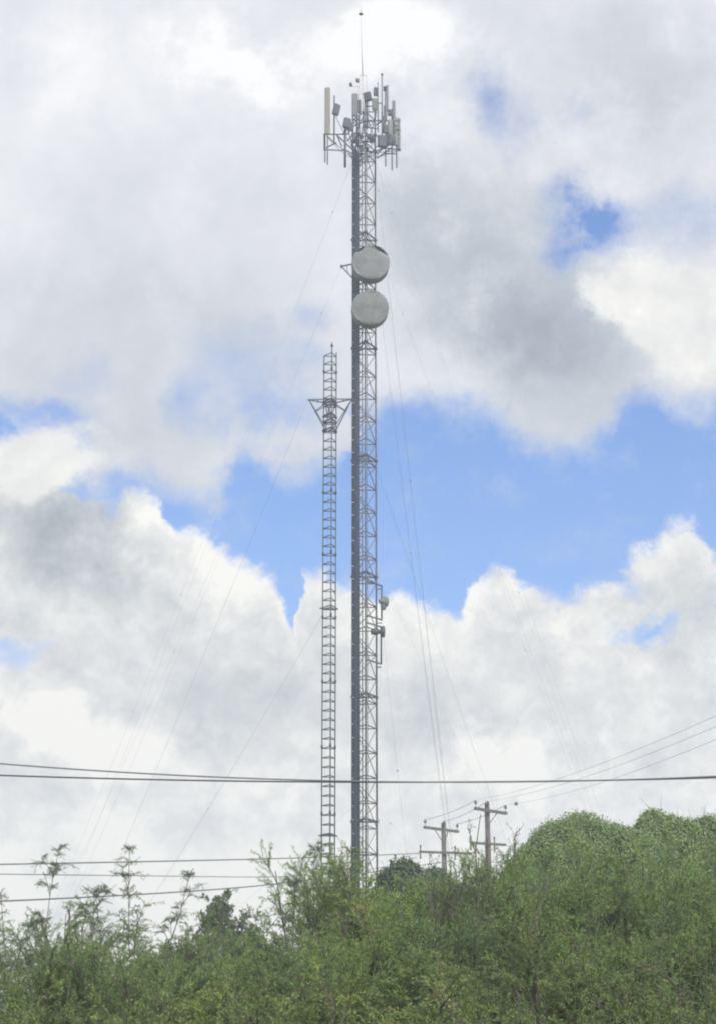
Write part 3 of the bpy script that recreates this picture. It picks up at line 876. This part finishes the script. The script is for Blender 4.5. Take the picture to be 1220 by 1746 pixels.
def along(P, t):
    """sample polylines P (N,K,3) at t (N,M) -> points, tangents"""
    N, K, _ = P.shape
    f = t * (K - 1); i = np.clip(f.astype(int), 0, K - 2); w = (f - i)[..., None]
    n = np.arange(N)[:, None]
    return P[n, i] * (1 - w) + P[n, i + 1] * w, unit(P[n, i + 1] - P[n, i])
def sprout(P, M, tr, lr, spread, up, droop, K, rng, decay=.5):
    """grow M side shoots from each polyline"""
    t = rng.uniform(tr[0], tr[1], size=(len(P), M))
    B, T = along(P, t)
    B, T, t = B.reshape(-1, 3), T.reshape(-1, 3), t.reshape(-1)
    rd = rng.normal(size=B.shape); rd -= T * np.sum(rd * T, axis=1, keepdims=True); rd = unit(rd)
    D = unit(T * (1 - spread) + rd * spread + np.array([0, 0, up]))
    L = rng.uniform(*lr, size=len(B)) * (1 - decay * t)
    s = np.linspace(0, 1, K)[None, :, None]
    bend = rng.normal(size=B.shape) * .12
    Q = B[:, None] + (D * L[:, None])[:, None] * s + (bend * L[:, None])[:, None] * s ** 2 - np.array([0, 0, 1.0]) * (droop * L)[:, None, None] * s ** 2
    return Q, L, t
def leaf_mat(name, stops, trans=.35, gloss=.55):
    def b(g_):
        at_ = g_.n('ShaderNodeAttribute', attribute_name='tint')
        oi = g_.n('ShaderNodeObjectInfo')
        f = g_.m('ADD', at_.outputs['Fac'], g_.m('MULTIPLY', g_.m('SUBTRACT', oi.outputs['Random'], .5), .40), clamp=True)
        c = g_.ramp(f, stops)
        p = g_.n('ShaderNodeBsdfPrincipled'); g_.put(p.inputs['Base Color'], c)
        p.inputs['Roughness'].default_value = gloss; p.inputs['Specular IOR Level'].default_value = .35
        t = g_.n('ShaderNodeBsdfTranslucent'); g_.put(t.inputs['Color'], g_.v('MULTIPLY', c, (1.08, 1.08, .8)))
        mx = g_.n('ShaderNodeMixShader'); mx.inputs[0].default_value = trans
        g_.put(mx.inputs[1], p.outputs[0]); g_.put(mx.inputs[2], t.outputs[0])
        return mx.outputs[0]
    return material(name, b)
LM = dict(
    olive=leaf_mat('olive feathery leaves', [(0, (0.136, 0.216, 0.069)), (.35, (0.180, 0.282, 0.081)), (.65, (0.235, 0.354, 0.097)), (.88, (0.295, 0.393, 0.113)), (1, (0.306, 0.275, 0.122))], .40, .75),
    green=leaf_mat('green feathery leaves', [(0, (0.109, 0.183, 0.069)), (.4, (0.148, 0.242, 0.081)), (.7, (0.197, 0.309, 0.097)), (1, (0.262, 0.354, 0.105))], .38, .75),
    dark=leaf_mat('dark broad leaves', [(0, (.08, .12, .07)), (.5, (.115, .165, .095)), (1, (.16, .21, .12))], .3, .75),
    vine=leaf_mat('vine leaves', [(0, (0.179, 0.254, 0.135)), (.5, (0.226, 0.316, 0.158)), (.9, (0.273, 0.367, 0.171)), (1, (0.441, 0.450, 0.306))], .3, .8),
    shoot=leaf_mat('young shoot leaves', [(0, (0.089, 0.124, 0.077)), (.5, (0.126, 0.175, 0.104)), (1, (0.179, 0.232, 0.126))], .32, .7),
    brush=leaf_mat('tangled undergrowth leaves', [(0, (0.093, 0.138, 0.049)), (.35, (0.131, 0.203, 0.065)), (.6, (0.191, 0.282, 0.077)), (.78, (0.274, 0.361, 0.089)), (.88, (0.240, 0.223, 0.097)), (1, (0.295, 0.262, 0.122))], .38, .75),
)
bark = worn('grey brown bark', (.10, .088, .07), (.055, .048, .04), 8, .85)
dark_bark = worn('dark bark', (.085, .07, .06), (.05, .04, .035), 8, .85)

def shrub(rng, h, w, stems=8, sec=9, twig=8, nl=16, leaf=(.05, .085), lw=.2, spread=.45, droop=.3, up=.25, twl=(.22, .5), flat=.2, secl=(.24, .42)):
    n = stems
    phi = rng.uniform(0, 2 * np.pi, n); rho = np.sqrt(rng.uniform(0.0, 1, n))
    B = np.stack([np.cos(phi) * rho * w * .12, np.sin(phi) * rho * w * .12, np.zeros(n) - .1], 1)
    top = rng.uniform(.72, .96, n) * h * (1 - flat * rho ** 2) * .93
    E = np.stack([np.cos(phi) * rho * w * .42, np.sin(phi) * rho * w * .42, top], 1)
    Mid = B * .5 + E * .5 + np.stack([-np.cos(phi) * rho * w * .06, -np.sin(phi) * rho * w * .06, h * .06 * np.ones(n)], 1) + rng.normal(size=(n, 3)) * .05 * h
    s = np.linspace(0, 1, 9)[None, :, None]
    P1 = B[:, None] * (1 - s) ** 2 + Mid[:, None] * 2 * s * (1 - s) + E[:, None] * s ** 2
    P1 = P1 + np.cumsum(rng.normal(size=P1.shape) * .012 * h, axis=1) * s
    R1 = np.linspace(1, .25, 9)[None] * rng.uniform(.016, .03, n)[:, None] * (h / 3.0)
    P2, L2, t2 = sprout(P1, sec, (.22, 1), (secl[0] * h, secl[1] * h), spread, up, droop * .5, 6, rng, .55)
    R2 = np.linspace(1, .3, 6)[None] * .008 * np.ones(len(P2))[:, None]
    P3, L3, t3 = sprout(P2, twig, (.12, 1), twl, .5, .15, droop, 4, rng, .35)
    R3 = np.linspace(1, .4, 4)[None] * .0035 * np.ones(len(P3))[:, None]
    V, Q = [], []; o = 0; mi = []
    for P, Rr, sd in ((P1, R1, 5), (P2, R2, 3), (P3, R3, 3)):
        v, q = tubes(P, Rr, sd); V.append(v); Q.append(q + o); o += len(v)
    wood = (np.concatenate(V), np.concatenate(Q))
    t = (np.arange(nl)[None] + rng.uniform(0, 1, (len(P3), nl))) / nl
    LB, LT = along(P3, t)
    tw = rng.normal(.42, .12, len(P3)) ; cl = np.repeat(rng.normal(0, .16, len(P2)), twig)
    tint = ((tw + cl)[:, None] + rng.normal(0, .05, (len(P3), nl))).reshape(-1)
    LB, LT = LB.reshape(-1, 3), LT.reshape(-1, 3)
    rd = rng.normal(size=LB.shape); rd -= LT * np.sum(rd * LT, axis=1, keepdims=True); rd = unit(rd)
    D = unit(LT * .55 + rd * .8 + np.array([0, 0, -.05]))
    L = rng.uniform(*leaf, len(LB)); v, q = leaves(LB, D, L, L * lw, rng)
    return wood, (v, q, np.clip(tint, 0, 1))
def finish(root, wood, fol, lm, bk, trunk='branches'):
    np_mesh(trunk, wood[0], wood[1], [bk], parent=root, smooth=True)
    np_mesh('foliage', fol[0], fol[1], [lm], tint=fol[2], parent=root)
def add_shrub(kind, px, top, Y, w, seed, label, cat='shrub', group=None, **kw):
    rng = np.random.default_rng(seed)
    t = at(px, top, Y); gz = ground_z(t.x, Y) - .05
    h = t.z - gz
    root = thing(kind, (t.x, Y, gz), label, cat, group)
    lm, bk = kw.pop('lm', 'olive'), kw.pop('bk', bark)
    wood, fol = shrub(rng, h, w, **kw)
    # bring the grown crown to its height and over its foot
    zz = np.percentile(fol[0][:, 2], 99.3); xm = np.median(fol[0][:, 0])
    for V_ in (wood[0], fol[0]):
        q = np.clip(V_[:, 2] / h, 0, 1); V_[:, 0] -= xm * q; V_[:, 2] *= h / zz
    finish(root, wood, fol, LM[lm], bk)
    return root

# vine-smothered mound: several lumps of growth, leaves lying outward on all of them
def mound(px_list, label, seed, lm='vine', n=150000, leaf=(.022, .048), kind='vine_covered_tree', rag=.028, tendrils=70, group=None):
    rng = np.random.default_rng(seed)
    cs = []
    for (px, top, Y, rx, ry, rzz) in px_list:
        t = at(px, top, Y); cs.append((t.x, Y, t.z - rzz, rx, ry, rzz))
    x0, y0 = cs[0][0], cs[0][1]; gz = ground_z(x0, y0)
    root = thing(kind, (x0, y0, gz), label, 'tree', group)
    # core
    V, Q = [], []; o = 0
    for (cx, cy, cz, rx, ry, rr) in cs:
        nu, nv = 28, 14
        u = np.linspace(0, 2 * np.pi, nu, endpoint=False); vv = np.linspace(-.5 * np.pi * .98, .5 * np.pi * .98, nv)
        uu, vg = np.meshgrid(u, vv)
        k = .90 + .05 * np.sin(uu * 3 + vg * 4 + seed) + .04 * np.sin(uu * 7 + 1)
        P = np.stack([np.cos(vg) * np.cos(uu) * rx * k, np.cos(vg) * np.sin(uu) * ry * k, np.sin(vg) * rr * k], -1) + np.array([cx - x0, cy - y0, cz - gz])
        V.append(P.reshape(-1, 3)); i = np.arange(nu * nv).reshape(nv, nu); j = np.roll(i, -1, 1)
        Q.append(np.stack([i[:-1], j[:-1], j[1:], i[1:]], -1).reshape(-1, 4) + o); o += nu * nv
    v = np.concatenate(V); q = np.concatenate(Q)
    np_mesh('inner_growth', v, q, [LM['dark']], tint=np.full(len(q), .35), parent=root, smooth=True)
    area = np.array([c[3] * c[5] + c[4] * c[5] for c in cs]); area /= area.sum()
    LB, DD, TT, NN = [], [], [], []
    for c, a in zip(cs, area):
        m = int(n * a)
        d = unit(rng.normal(size=(m, 3)) * np.array([1, 1, 1])); d[:, 2] = np.where(d[:, 2] < -.5, -d[:, 2], d[:, 2])
        ph = np.arctan2(d[:, 1], d[:, 0])
        bump = .985 + .022 * np.sin(ph * 5 + d[:, 2] * 6 + seed) + .014 * np.sin(ph * 11 + d[:, 2] * 13) + .012 * np.sin(d[:, 2] * 23 + ph * 4) + rng.normal(0, rag, m)
        p = d * np.array([c[3], c[4], c[5]]) * bump[:, None] + np.array([c[0] - x0, c[1] - y0, c[2] - gz])
        LB.append(p); NN.append(unit(d + np.array([0, 0, .35]))); DD.append(unit(d * .25 + rng.normal(size=(m, 3)) * .6 + np.array([0, 0, -.4])))
        TT.append(.45 + .16 * np.sin(ph * 4 + d[:, 2] * 9 + seed) + .1 * np.sin(ph * 9 - d[:, 2] * 17) + rng.normal(0, .13, m))
    LB, DD, TT = np.concatenate(LB), np.concatenate(DD), np.concatenate(TT)
    TT = np.where(rng.uniform(size=len(TT)) < .012, 1.0, np.clip(TT, 0, .88))
    L = rng.uniform(*leaf, len(LB)); lv, lq = leaves(LB, DD, L, L * .75, rng, .35, np.concatenate(NN))
    np_mesh('foliage', lv, lq, [LM[lm]], tint=TT, parent=root)
    # stray tendrils standing off the crown
    m = tendrils
    i = rng.integers(0, len(LB), 6000); i = i[np.argsort(-LB[i, 2])][:900]; i = rng.choice(i, m)
    L2 = rng.uniform(.05, .38, m) ** 1.0 * rng.uniform(.3, 1, m); s = np.linspace(0, 1, 5)[None, :, None]
    D2 = unit(rng.normal(size=(m, 3)) * .8 + np.array([0, 0, .8]))
    P = LB[i][:, None] + (D2 * L2[:, None])[:, None] * s + rng.normal(size=(m, 1, 3)) * .06 * s ** 2
    v, q = tubes(P, np.linspace(1, .5, 5)[None] * .004 * np.ones((m, 1)), 3)
    np_mesh('tendrils', v, q, [bark], parent=root)
    # trunk below
    mb = MB(); mb.tube([(x0, y0, gz - .1), (x0 + .1, y0, gz + .8), (x0, y0, cs[0][2])], [.16, .13, .08], 8)
    mb.build('trunk', dark_bark, root)
    return root

# slender shoot carrying arching feathered leaves at its top
def sapling(px, top, Y, label, seed, lean=0.0, fronds=9, flen=(.12, .30), z0=None, sparse=0.0, cat='sapling', group='leafy shoots standing up against the sky', fr=(.5, 1.0)):
    rng = np.random.default_rng(seed)
    t = at(px, top, Y); gz = ground_z(t.x, Y) - .05; h = t.z - gz
    bx = t.x - lean
    root = thing('sapling', (bx, Y, gz), label, cat, group)
    s = np.linspace(0, 1, 14)
    P = np.stack([lean * s ** 2.2 + .03 * np.sin(s * 9 + seed), .05 * np.cos(s * 7 + seed) * s, h * s], 1)[None]
    P += np.cumsum(rng.normal(size=P.shape) * .008, axis=1)
    Rr = np.linspace(.010, .003, 14)[None]
    V, Q = [], []; o = 0
    v, q = tubes(P, Rr, 5); V.append(v); Q.append(q); o += len(v)
    # side branchlets
    P2, L2, t2 = sprout(P, 8, (.45, .96), (.2, .55), .5, .45, .1, 6, rng, .35)
    v, q = tubes(P2, np.linspace(.006, .003, 6)[None] * np.ones((len(P2), 1)), 3); V.append(v); Q.append(q + o); o += len(v)
    A, _, _ = sprout(P, fronds, fr, flen, .7, .55, .5, 7, rng, .2)
    Bf, _, _ = sprout(P2, 3, (.4, 1), flen, .6, .45, .55, 7, rng, .2)
    tipq, _, _ = sprout(P, 3, (.97, 1.0), flen, .45, .5, .6, 7, rng, .1)
    F = np.concatenate([A, Bf, tipq])
    v, q = tubes(F, np.linspace(.003, .0015, 7)[None] * np.ones((len(F), 1)), 3); V.append(v); Q.append(q + o); o += len(v)
    np_mesh('stem', np.concatenate(V), np.concatenate(Q), [bark], parent=root, smooth=True)
    # pinnae: pairs of narrow strips of leaflets hanging along each frond
    M_ = 6
    tt = np.tile(np.linspace(.15, 1, M_)[None], (len(F), 1))
    B_, T_ = along(F, tt); B_, T_ = B_.reshape(-1, 3), T_.reshape(-1, 3)
    side = unit(np.cross(T_, np.array([0, 0, 1.0])) + 1e-4)
    LBs, Ds, Ts = [], [], []
    for sg in (-1, 1):
        D_ = unit(side * sg * .7 + T_ * .55 + np.array([0, 0, -.1]) + rng.normal(size=B_.shape) * .3)
        for k in range(5):
            b = B_ + D_ * (.010 + .013 * k)
            perp = unit(T_ * .8 + D_ * .3)
            for s2 in (-1, 1):
                LBs.append(b); Ds.append(unit(perp * s2 + D_ * .5 + rng.normal(size=B_.shape) * .15)); Ts.append(rng.normal(.5, .2, len(b)))
    LB, D, TT = np.concatenate(LBs), np.concatenate(Ds), np.concatenate(Ts)
    L = rng.uniform(.014, .026, len(LB)); v, q = leaves(LB, D, L, L * .38, rng, .5)
    np_mesh('foliage', v, q, [LM['shoot']], tint=np.clip(TT, 0, 1), parent=root)
    return root

# --- far trees behind the thicket
TR = 'dark trees beyond the thicket'
def far_tree(px, top, Y, w, sd, lb, n=16000):
    q = random.Random(sd); L = [(px, top, Y, w * .34, w * .34, w * .42)]
    for k in range(7):
        L.append((px + q.uniform(-.42, .42) * w * FPX / Y, top + q.uniform(8, 42) , Y + q.uniform(-.5, .5), w * q.uniform(.16, .30), w * q.uniform(.16, .30), w * q.uniform(.16, .32)))
    L.append((px, top + 55, Y, w * .55, w * .5, w * .5))
    mound(L, lb, sd, 'dark', n, (.05, .10), 'small_tree', .13, 12, TR)
DK = dict(lm='dark', bk=dark_bark, stems=14, sec=12, twig=8, nl=18, leaf=(.06, .11), lw=.5, spread=.55, droop=.15, flat=.55, twl=(.2, .4), secl=(.2, .36))
add_shrub('small_tree', 335, 1556, 46, 2.4, 11, 'dark low tree beyond the thicket, under the shoot with the bent tip', 'tree', TR, **DK)
add_shrub('small_tree', 402, 1538, 47, 2.9, 12, 'dark broad tree beyond the thicket on the left, right of the leafy shoots', 'tree', TR, **DK)
far_tree(686, 1470, 46, 1.2, 13, 'dark rounded tree just right of the tall tower base')
far_tree(738, 1486, 48, 1.3, 14, 'small dark tree at the foot of the nearer utility pole')
# --- vine mounds on the right
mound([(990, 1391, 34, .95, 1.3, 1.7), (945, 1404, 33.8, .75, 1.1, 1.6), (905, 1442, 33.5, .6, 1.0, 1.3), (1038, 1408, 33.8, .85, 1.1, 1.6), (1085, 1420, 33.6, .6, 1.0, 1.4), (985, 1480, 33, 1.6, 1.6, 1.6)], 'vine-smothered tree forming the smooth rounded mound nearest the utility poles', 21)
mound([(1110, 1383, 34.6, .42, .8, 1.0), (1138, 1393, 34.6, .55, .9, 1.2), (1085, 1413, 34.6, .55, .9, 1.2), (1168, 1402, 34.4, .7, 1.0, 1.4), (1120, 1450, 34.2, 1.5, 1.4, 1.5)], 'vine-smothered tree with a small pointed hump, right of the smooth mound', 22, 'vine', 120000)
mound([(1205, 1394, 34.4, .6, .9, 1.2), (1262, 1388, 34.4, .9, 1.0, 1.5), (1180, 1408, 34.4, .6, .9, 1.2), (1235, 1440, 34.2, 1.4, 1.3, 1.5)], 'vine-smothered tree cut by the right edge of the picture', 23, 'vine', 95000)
# --- middle row: feathery shrubs
F1 = dict(stems=12, sec=12, twig=9, nl=34, leaf=(.026, .046), lw=.26, up=.45, droop=.2, twl=(.25, .5))
MID = [
 (15, 1568, 27, 2.3, 'green', 'feathery shrub cut by the left edge of the picture, below the three wires'),
 (110, 1536, 26, 2.2, 'green', 'feathery shrub around the foot of the leftmost shoot'),
 (205, 1552, 27, 2.3, 'green', 'feathery shrub with bright gaps, around the foot of the densest shoot'),
 (300, 1556, 26, 2.3, 'green', 'feathery shrub left of the dark tree, under the bent shoot'),
 (405, 1566, 27, 2.4, 'green', 'low feathery shrub in front of the dark tree on the left'),
 (490, 1545, 27, 1.7, 'green', 'grey-green feathery shrub left of the foot of the slim mast'),
 (552, 1462, 27, 1.9, 'olive', 'tall feathery shrub hiding the foot of the slim mast'),
 (618, 1466, 26, 1.6, 'olive', 'brownish-topped feathery shrub hiding the foot of the tall tower'),
 (690, 1500, 27, 2.0, 'olive', 'yellow-green feathery shrub below the dark tree right of the tall tower'),
 (762, 1512, 28, 1.7, 'olive', 'pale feathery shrub at the foot of the nearer utility pole'),
 (838, 1462, 27, 1.7, 'olive', 'loose feathery shrub around the foot of the taller utility pole'),
 (905, 1448, 28, 2.0, 'green', 'grey-green feathery shrub at the left foot of the smooth mound'),
 (798, 1500, 26.4, 1.7, 'green', 'dense feathery shrub below and between the two utility poles'),
 (862, 1478, 26.2, 1.7, 'olive', 'dense feathery shrub in front of the foot of the taller utility pole'),
 (985, 1446, 27, 2.3, 'olive', 'broad olive feathery shrub in front of the smooth mound'),
 (1080, 1440, 27, 2.3, 'olive', 'broad olive feathery shrub between the two humps of vine'),
 (1165, 1428, 27, 2.2, 'olive', 'olive feathery shrub with a dark slanting stem, below the pointed hump'),
 (1240, 1440, 28, 2.2, 'green', 'feathery shrub at the right edge below the vines')]
for i, (px, top, Y, w, lm, lb) in enumerate(MID):
    kw = dict(F1)
    if px < 500: kw.update(stems=10, sec=9, twig=8, nl=26, up=.3, droop=.45, spread=.5, secl=(.26, .46))     # airier on the left
    add_shrub('feathery_shrub', px, top, Y, w, 100 + i, lb, 'shrub', 'feathery shrubs of the thicket', lm=lm, **kw)
# --- front row
FRONT = [
 (30, 1622, 21, 2.0, 'green', 'shrub low at the left edge, in the second rank of the thicket'),
 (140, 1618, 21.5, 2.0, 'olive', 'shrub low on the left, below the leftmost shoot'),
 (255, 1612, 21, 2.0, 'green', 'shrub low on the left, below the shoot with the bent tip'),
 (370, 1625, 21.5, 2.0, 'olive', 'shrub below the dark tree on the left'),
 (480, 1606, 21, 1.9, 'green', 'shrub low in the thicket, left of a line down from the slim mast'),
 (585, 1580, 21.5, 1.9, 'olive', 'yellow-green shrub straight below the two masts'),
 (690, 1586, 21, 1.9, 'olive', 'shrub low in the thicket, below the tree right of the tall tower'),
 (795, 1562, 21.5, 1.9, 'green', 'shrub with dark bare stems, below the two utility poles'),
 (900, 1552, 21, 2.0, 'olive', 'shrub low in the thicket, below the left foot of the smooth mound'),
 (1005, 1560, 21.5, 2.0, 'olive', 'shrub with thin dark stems, straight below the smooth mound'),
 (1110, 1552, 21, 2.0, 'green', 'shrub low in the thicket, below the pointed hump'),
 (1215, 1556, 21.5, 2.0, 'olive', 'shrub low at the right edge, in the second rank of the thicket')]
for i, (px, top, Y, w, lm, lb) in enumerate(FRONT):
    add_shrub('feathery_shrub', px, top, Y, w, 200 + i, lb, 'shrub', 'feathery shrubs of the thicket', lm=lm, stems=12, sec=12, twig=9, nl=32, leaf=(.022, .04), lw=.26, up=.45, droop=.2)
# --- nearest tangle
NEAR = [
 (60, 1688, 16.5, 1.7, 'tangled low brush in the bottom left corner'),
 (230, 1694, 16, 1.7, 'tangled low brush at the bottom, below the densest shoot'),
 (400, 1690, 16.5, 1.7, 'tangled low brush at the bottom, below the dark tree on the left'),
 (560, 1682, 16, 1.7, 'tangled low brush at the bottom, straight below the slim mast'),
 (720, 1672, 16.5, 1.7, 'brush with brighter yellow-green tips at the bottom, below the nearer utility pole'),
 (880, 1668, 16, 1.7, 'tangled low brush at the bottom, below the taller utility pole'),
 (1040, 1660, 16.5, 1.7, 'tangled brownish brush at the bottom, below the smooth mound'),
 (1190, 1664, 16, 1.7, 'tangled low brush in the bottom right corner')]
for i, (px, top, Y, w, lb) in enumerate(NEAR):
    add_shrub('low_brush', px, top, Y, w, 300 + i, lb, 'brush', 'low brush at the bottom', lm='brush', stems=12, sec=12, twig=9, nl=30, leaf=(.02, .038), lw=.32, spread=.6, droop=.5, flat=.35)
# --- shoots against the sky
sapling(104, 1447, 24, 'leftmost tall thin shoot with feathered leaves near its tip', 41, .26, 6, fr=(.6, 1.0))
sapling(216, 1449, 24, 'densest tall shoot, leafy most of the way up, crossing the three wires', 42, -.16, 11, fr=(.6, 1.0))
sapling(322, 1486, 24, 'short shoot with a bent tip like an open hand, right of the densest shoot', 43, .30, 6, fr=(.75, 1.0))
sapling(158, 1524, 23.5, 'low shoot between the leftmost and the densest shoot', 44, .05, 8)
sapling(54, 1576, 23.5, 'low bushy shoot left of the leftmost shoot', 45, -.05, 10)
sapling(6, 1532, 23, 'shoot cut by the left edge of the picture', 46, -.12, 6)
sapling(392, 1530, 25, 'bare-looking shoot in front of the dark tree on the left', 47, .02, 3, sparse=.5)
sapling(528, 1452, 25.5, 'arching shoot just left of the slim mast', 48, -.14, 6, fr=(.8, 1.0))
sapling(496, 1510, 25.5, 'low arching shoot well left of the slim mast', 49, -.12, 8)
sapling(600, 1446, 25.5, 'shoot between the slim mast and the tall tower', 50, .06, 5)
for i, (px, top, Y, w, lb) in enumerate([
    (812, 1408, 25.5, .9, 'bare twiggy shrub leaning in front of the taller utility pole'),
    (872, 1412, 26, .9, 'bare twiggy shrub between the taller utility pole and the mound'),
    (742, 1452, 26, .8, 'thin twiggy shrub around the post of the nearer utility pole')]):
    add_shrub('twiggy_shrub', px, top, Y, w, 400 + i, lb, 'shrub', 'bare twiggy shrubs by the poles', lm='shoot', stems=7, sec=7, twig=4, nl=4, leaf=(.03, .05), lw=.3, spread=.35, up=.5, droop=.1, secl=(.12, .22), twl=(.12, .3))

# the thicket carries on past both sides of the picture as one mass
rng = np.random.default_rng(77)
WV, WQ, FV, FQ, FT = [], [], [], [], []; wo_ = fo_ = 0
spots = [(sx * (a + rng.uniform(-.3, .3)), y + rng.uniform(-.6, .6), h) for sx in (-1, 1) for (a, y, h) in
         [(6.3, 27, 3.4), (8.4, 27.5, 3.6), (10.6, 28, 3.3), (13, 27, 3.7), (5.4, 21.5, 2.6), (7.3, 21, 2.8), (9.6, 21.5, 2.7), (12, 22, 2.8), (4.4, 16.3, 1.7), (6.2, 16.6, 1.9), (8.6, 16.4, 1.8), (8.2, 34, 4.4), (10.6, 34.5, 4.6), (13.4, 34, 4.4)]]
for (x, y, h) in spots:
    if abs(x) < (y * 610 / FPX * 1.06) + 1.1: x = math.copysign(y * 610 / FPX * 1.06 + 1.2, x)
    wd, fl = shrub(rng, h, 2.6, stems=11, sec=11, twig=8, nl=16, leaf=(.04, .07), lw=.3, up=.4, droop=.2)
    o_ = np.array([x, y, ground_z(x, y) - .05])
    WV.append(wd[0] + o_); WQ.append(wd[1] + wo_); wo_ += len(wd[0])
    FV.append(fl[0] + o_); FQ.append(fl[1] + fo_); fo_ += len(fl[0]); FT.append(fl[2])
nw, nf = sum(len(q) for q in WQ), sum(len(q) for q in FQ)
v_ = np.concatenate(WV + FV); q_ = np.concatenate([np.concatenate(WQ), np.concatenate(FQ) + wo_])
tag(np_mesh('undergrowth', v_, q_, [bark, LM['olive']], tint=np.concatenate([np.full(nw, .5), np.concatenate(FT)]), mi=np.concatenate([np.zeros(nw), np.ones(nf)])),
    'green scrub carrying on past the sides of the thicket', 'undergrowth', kind='stuff')
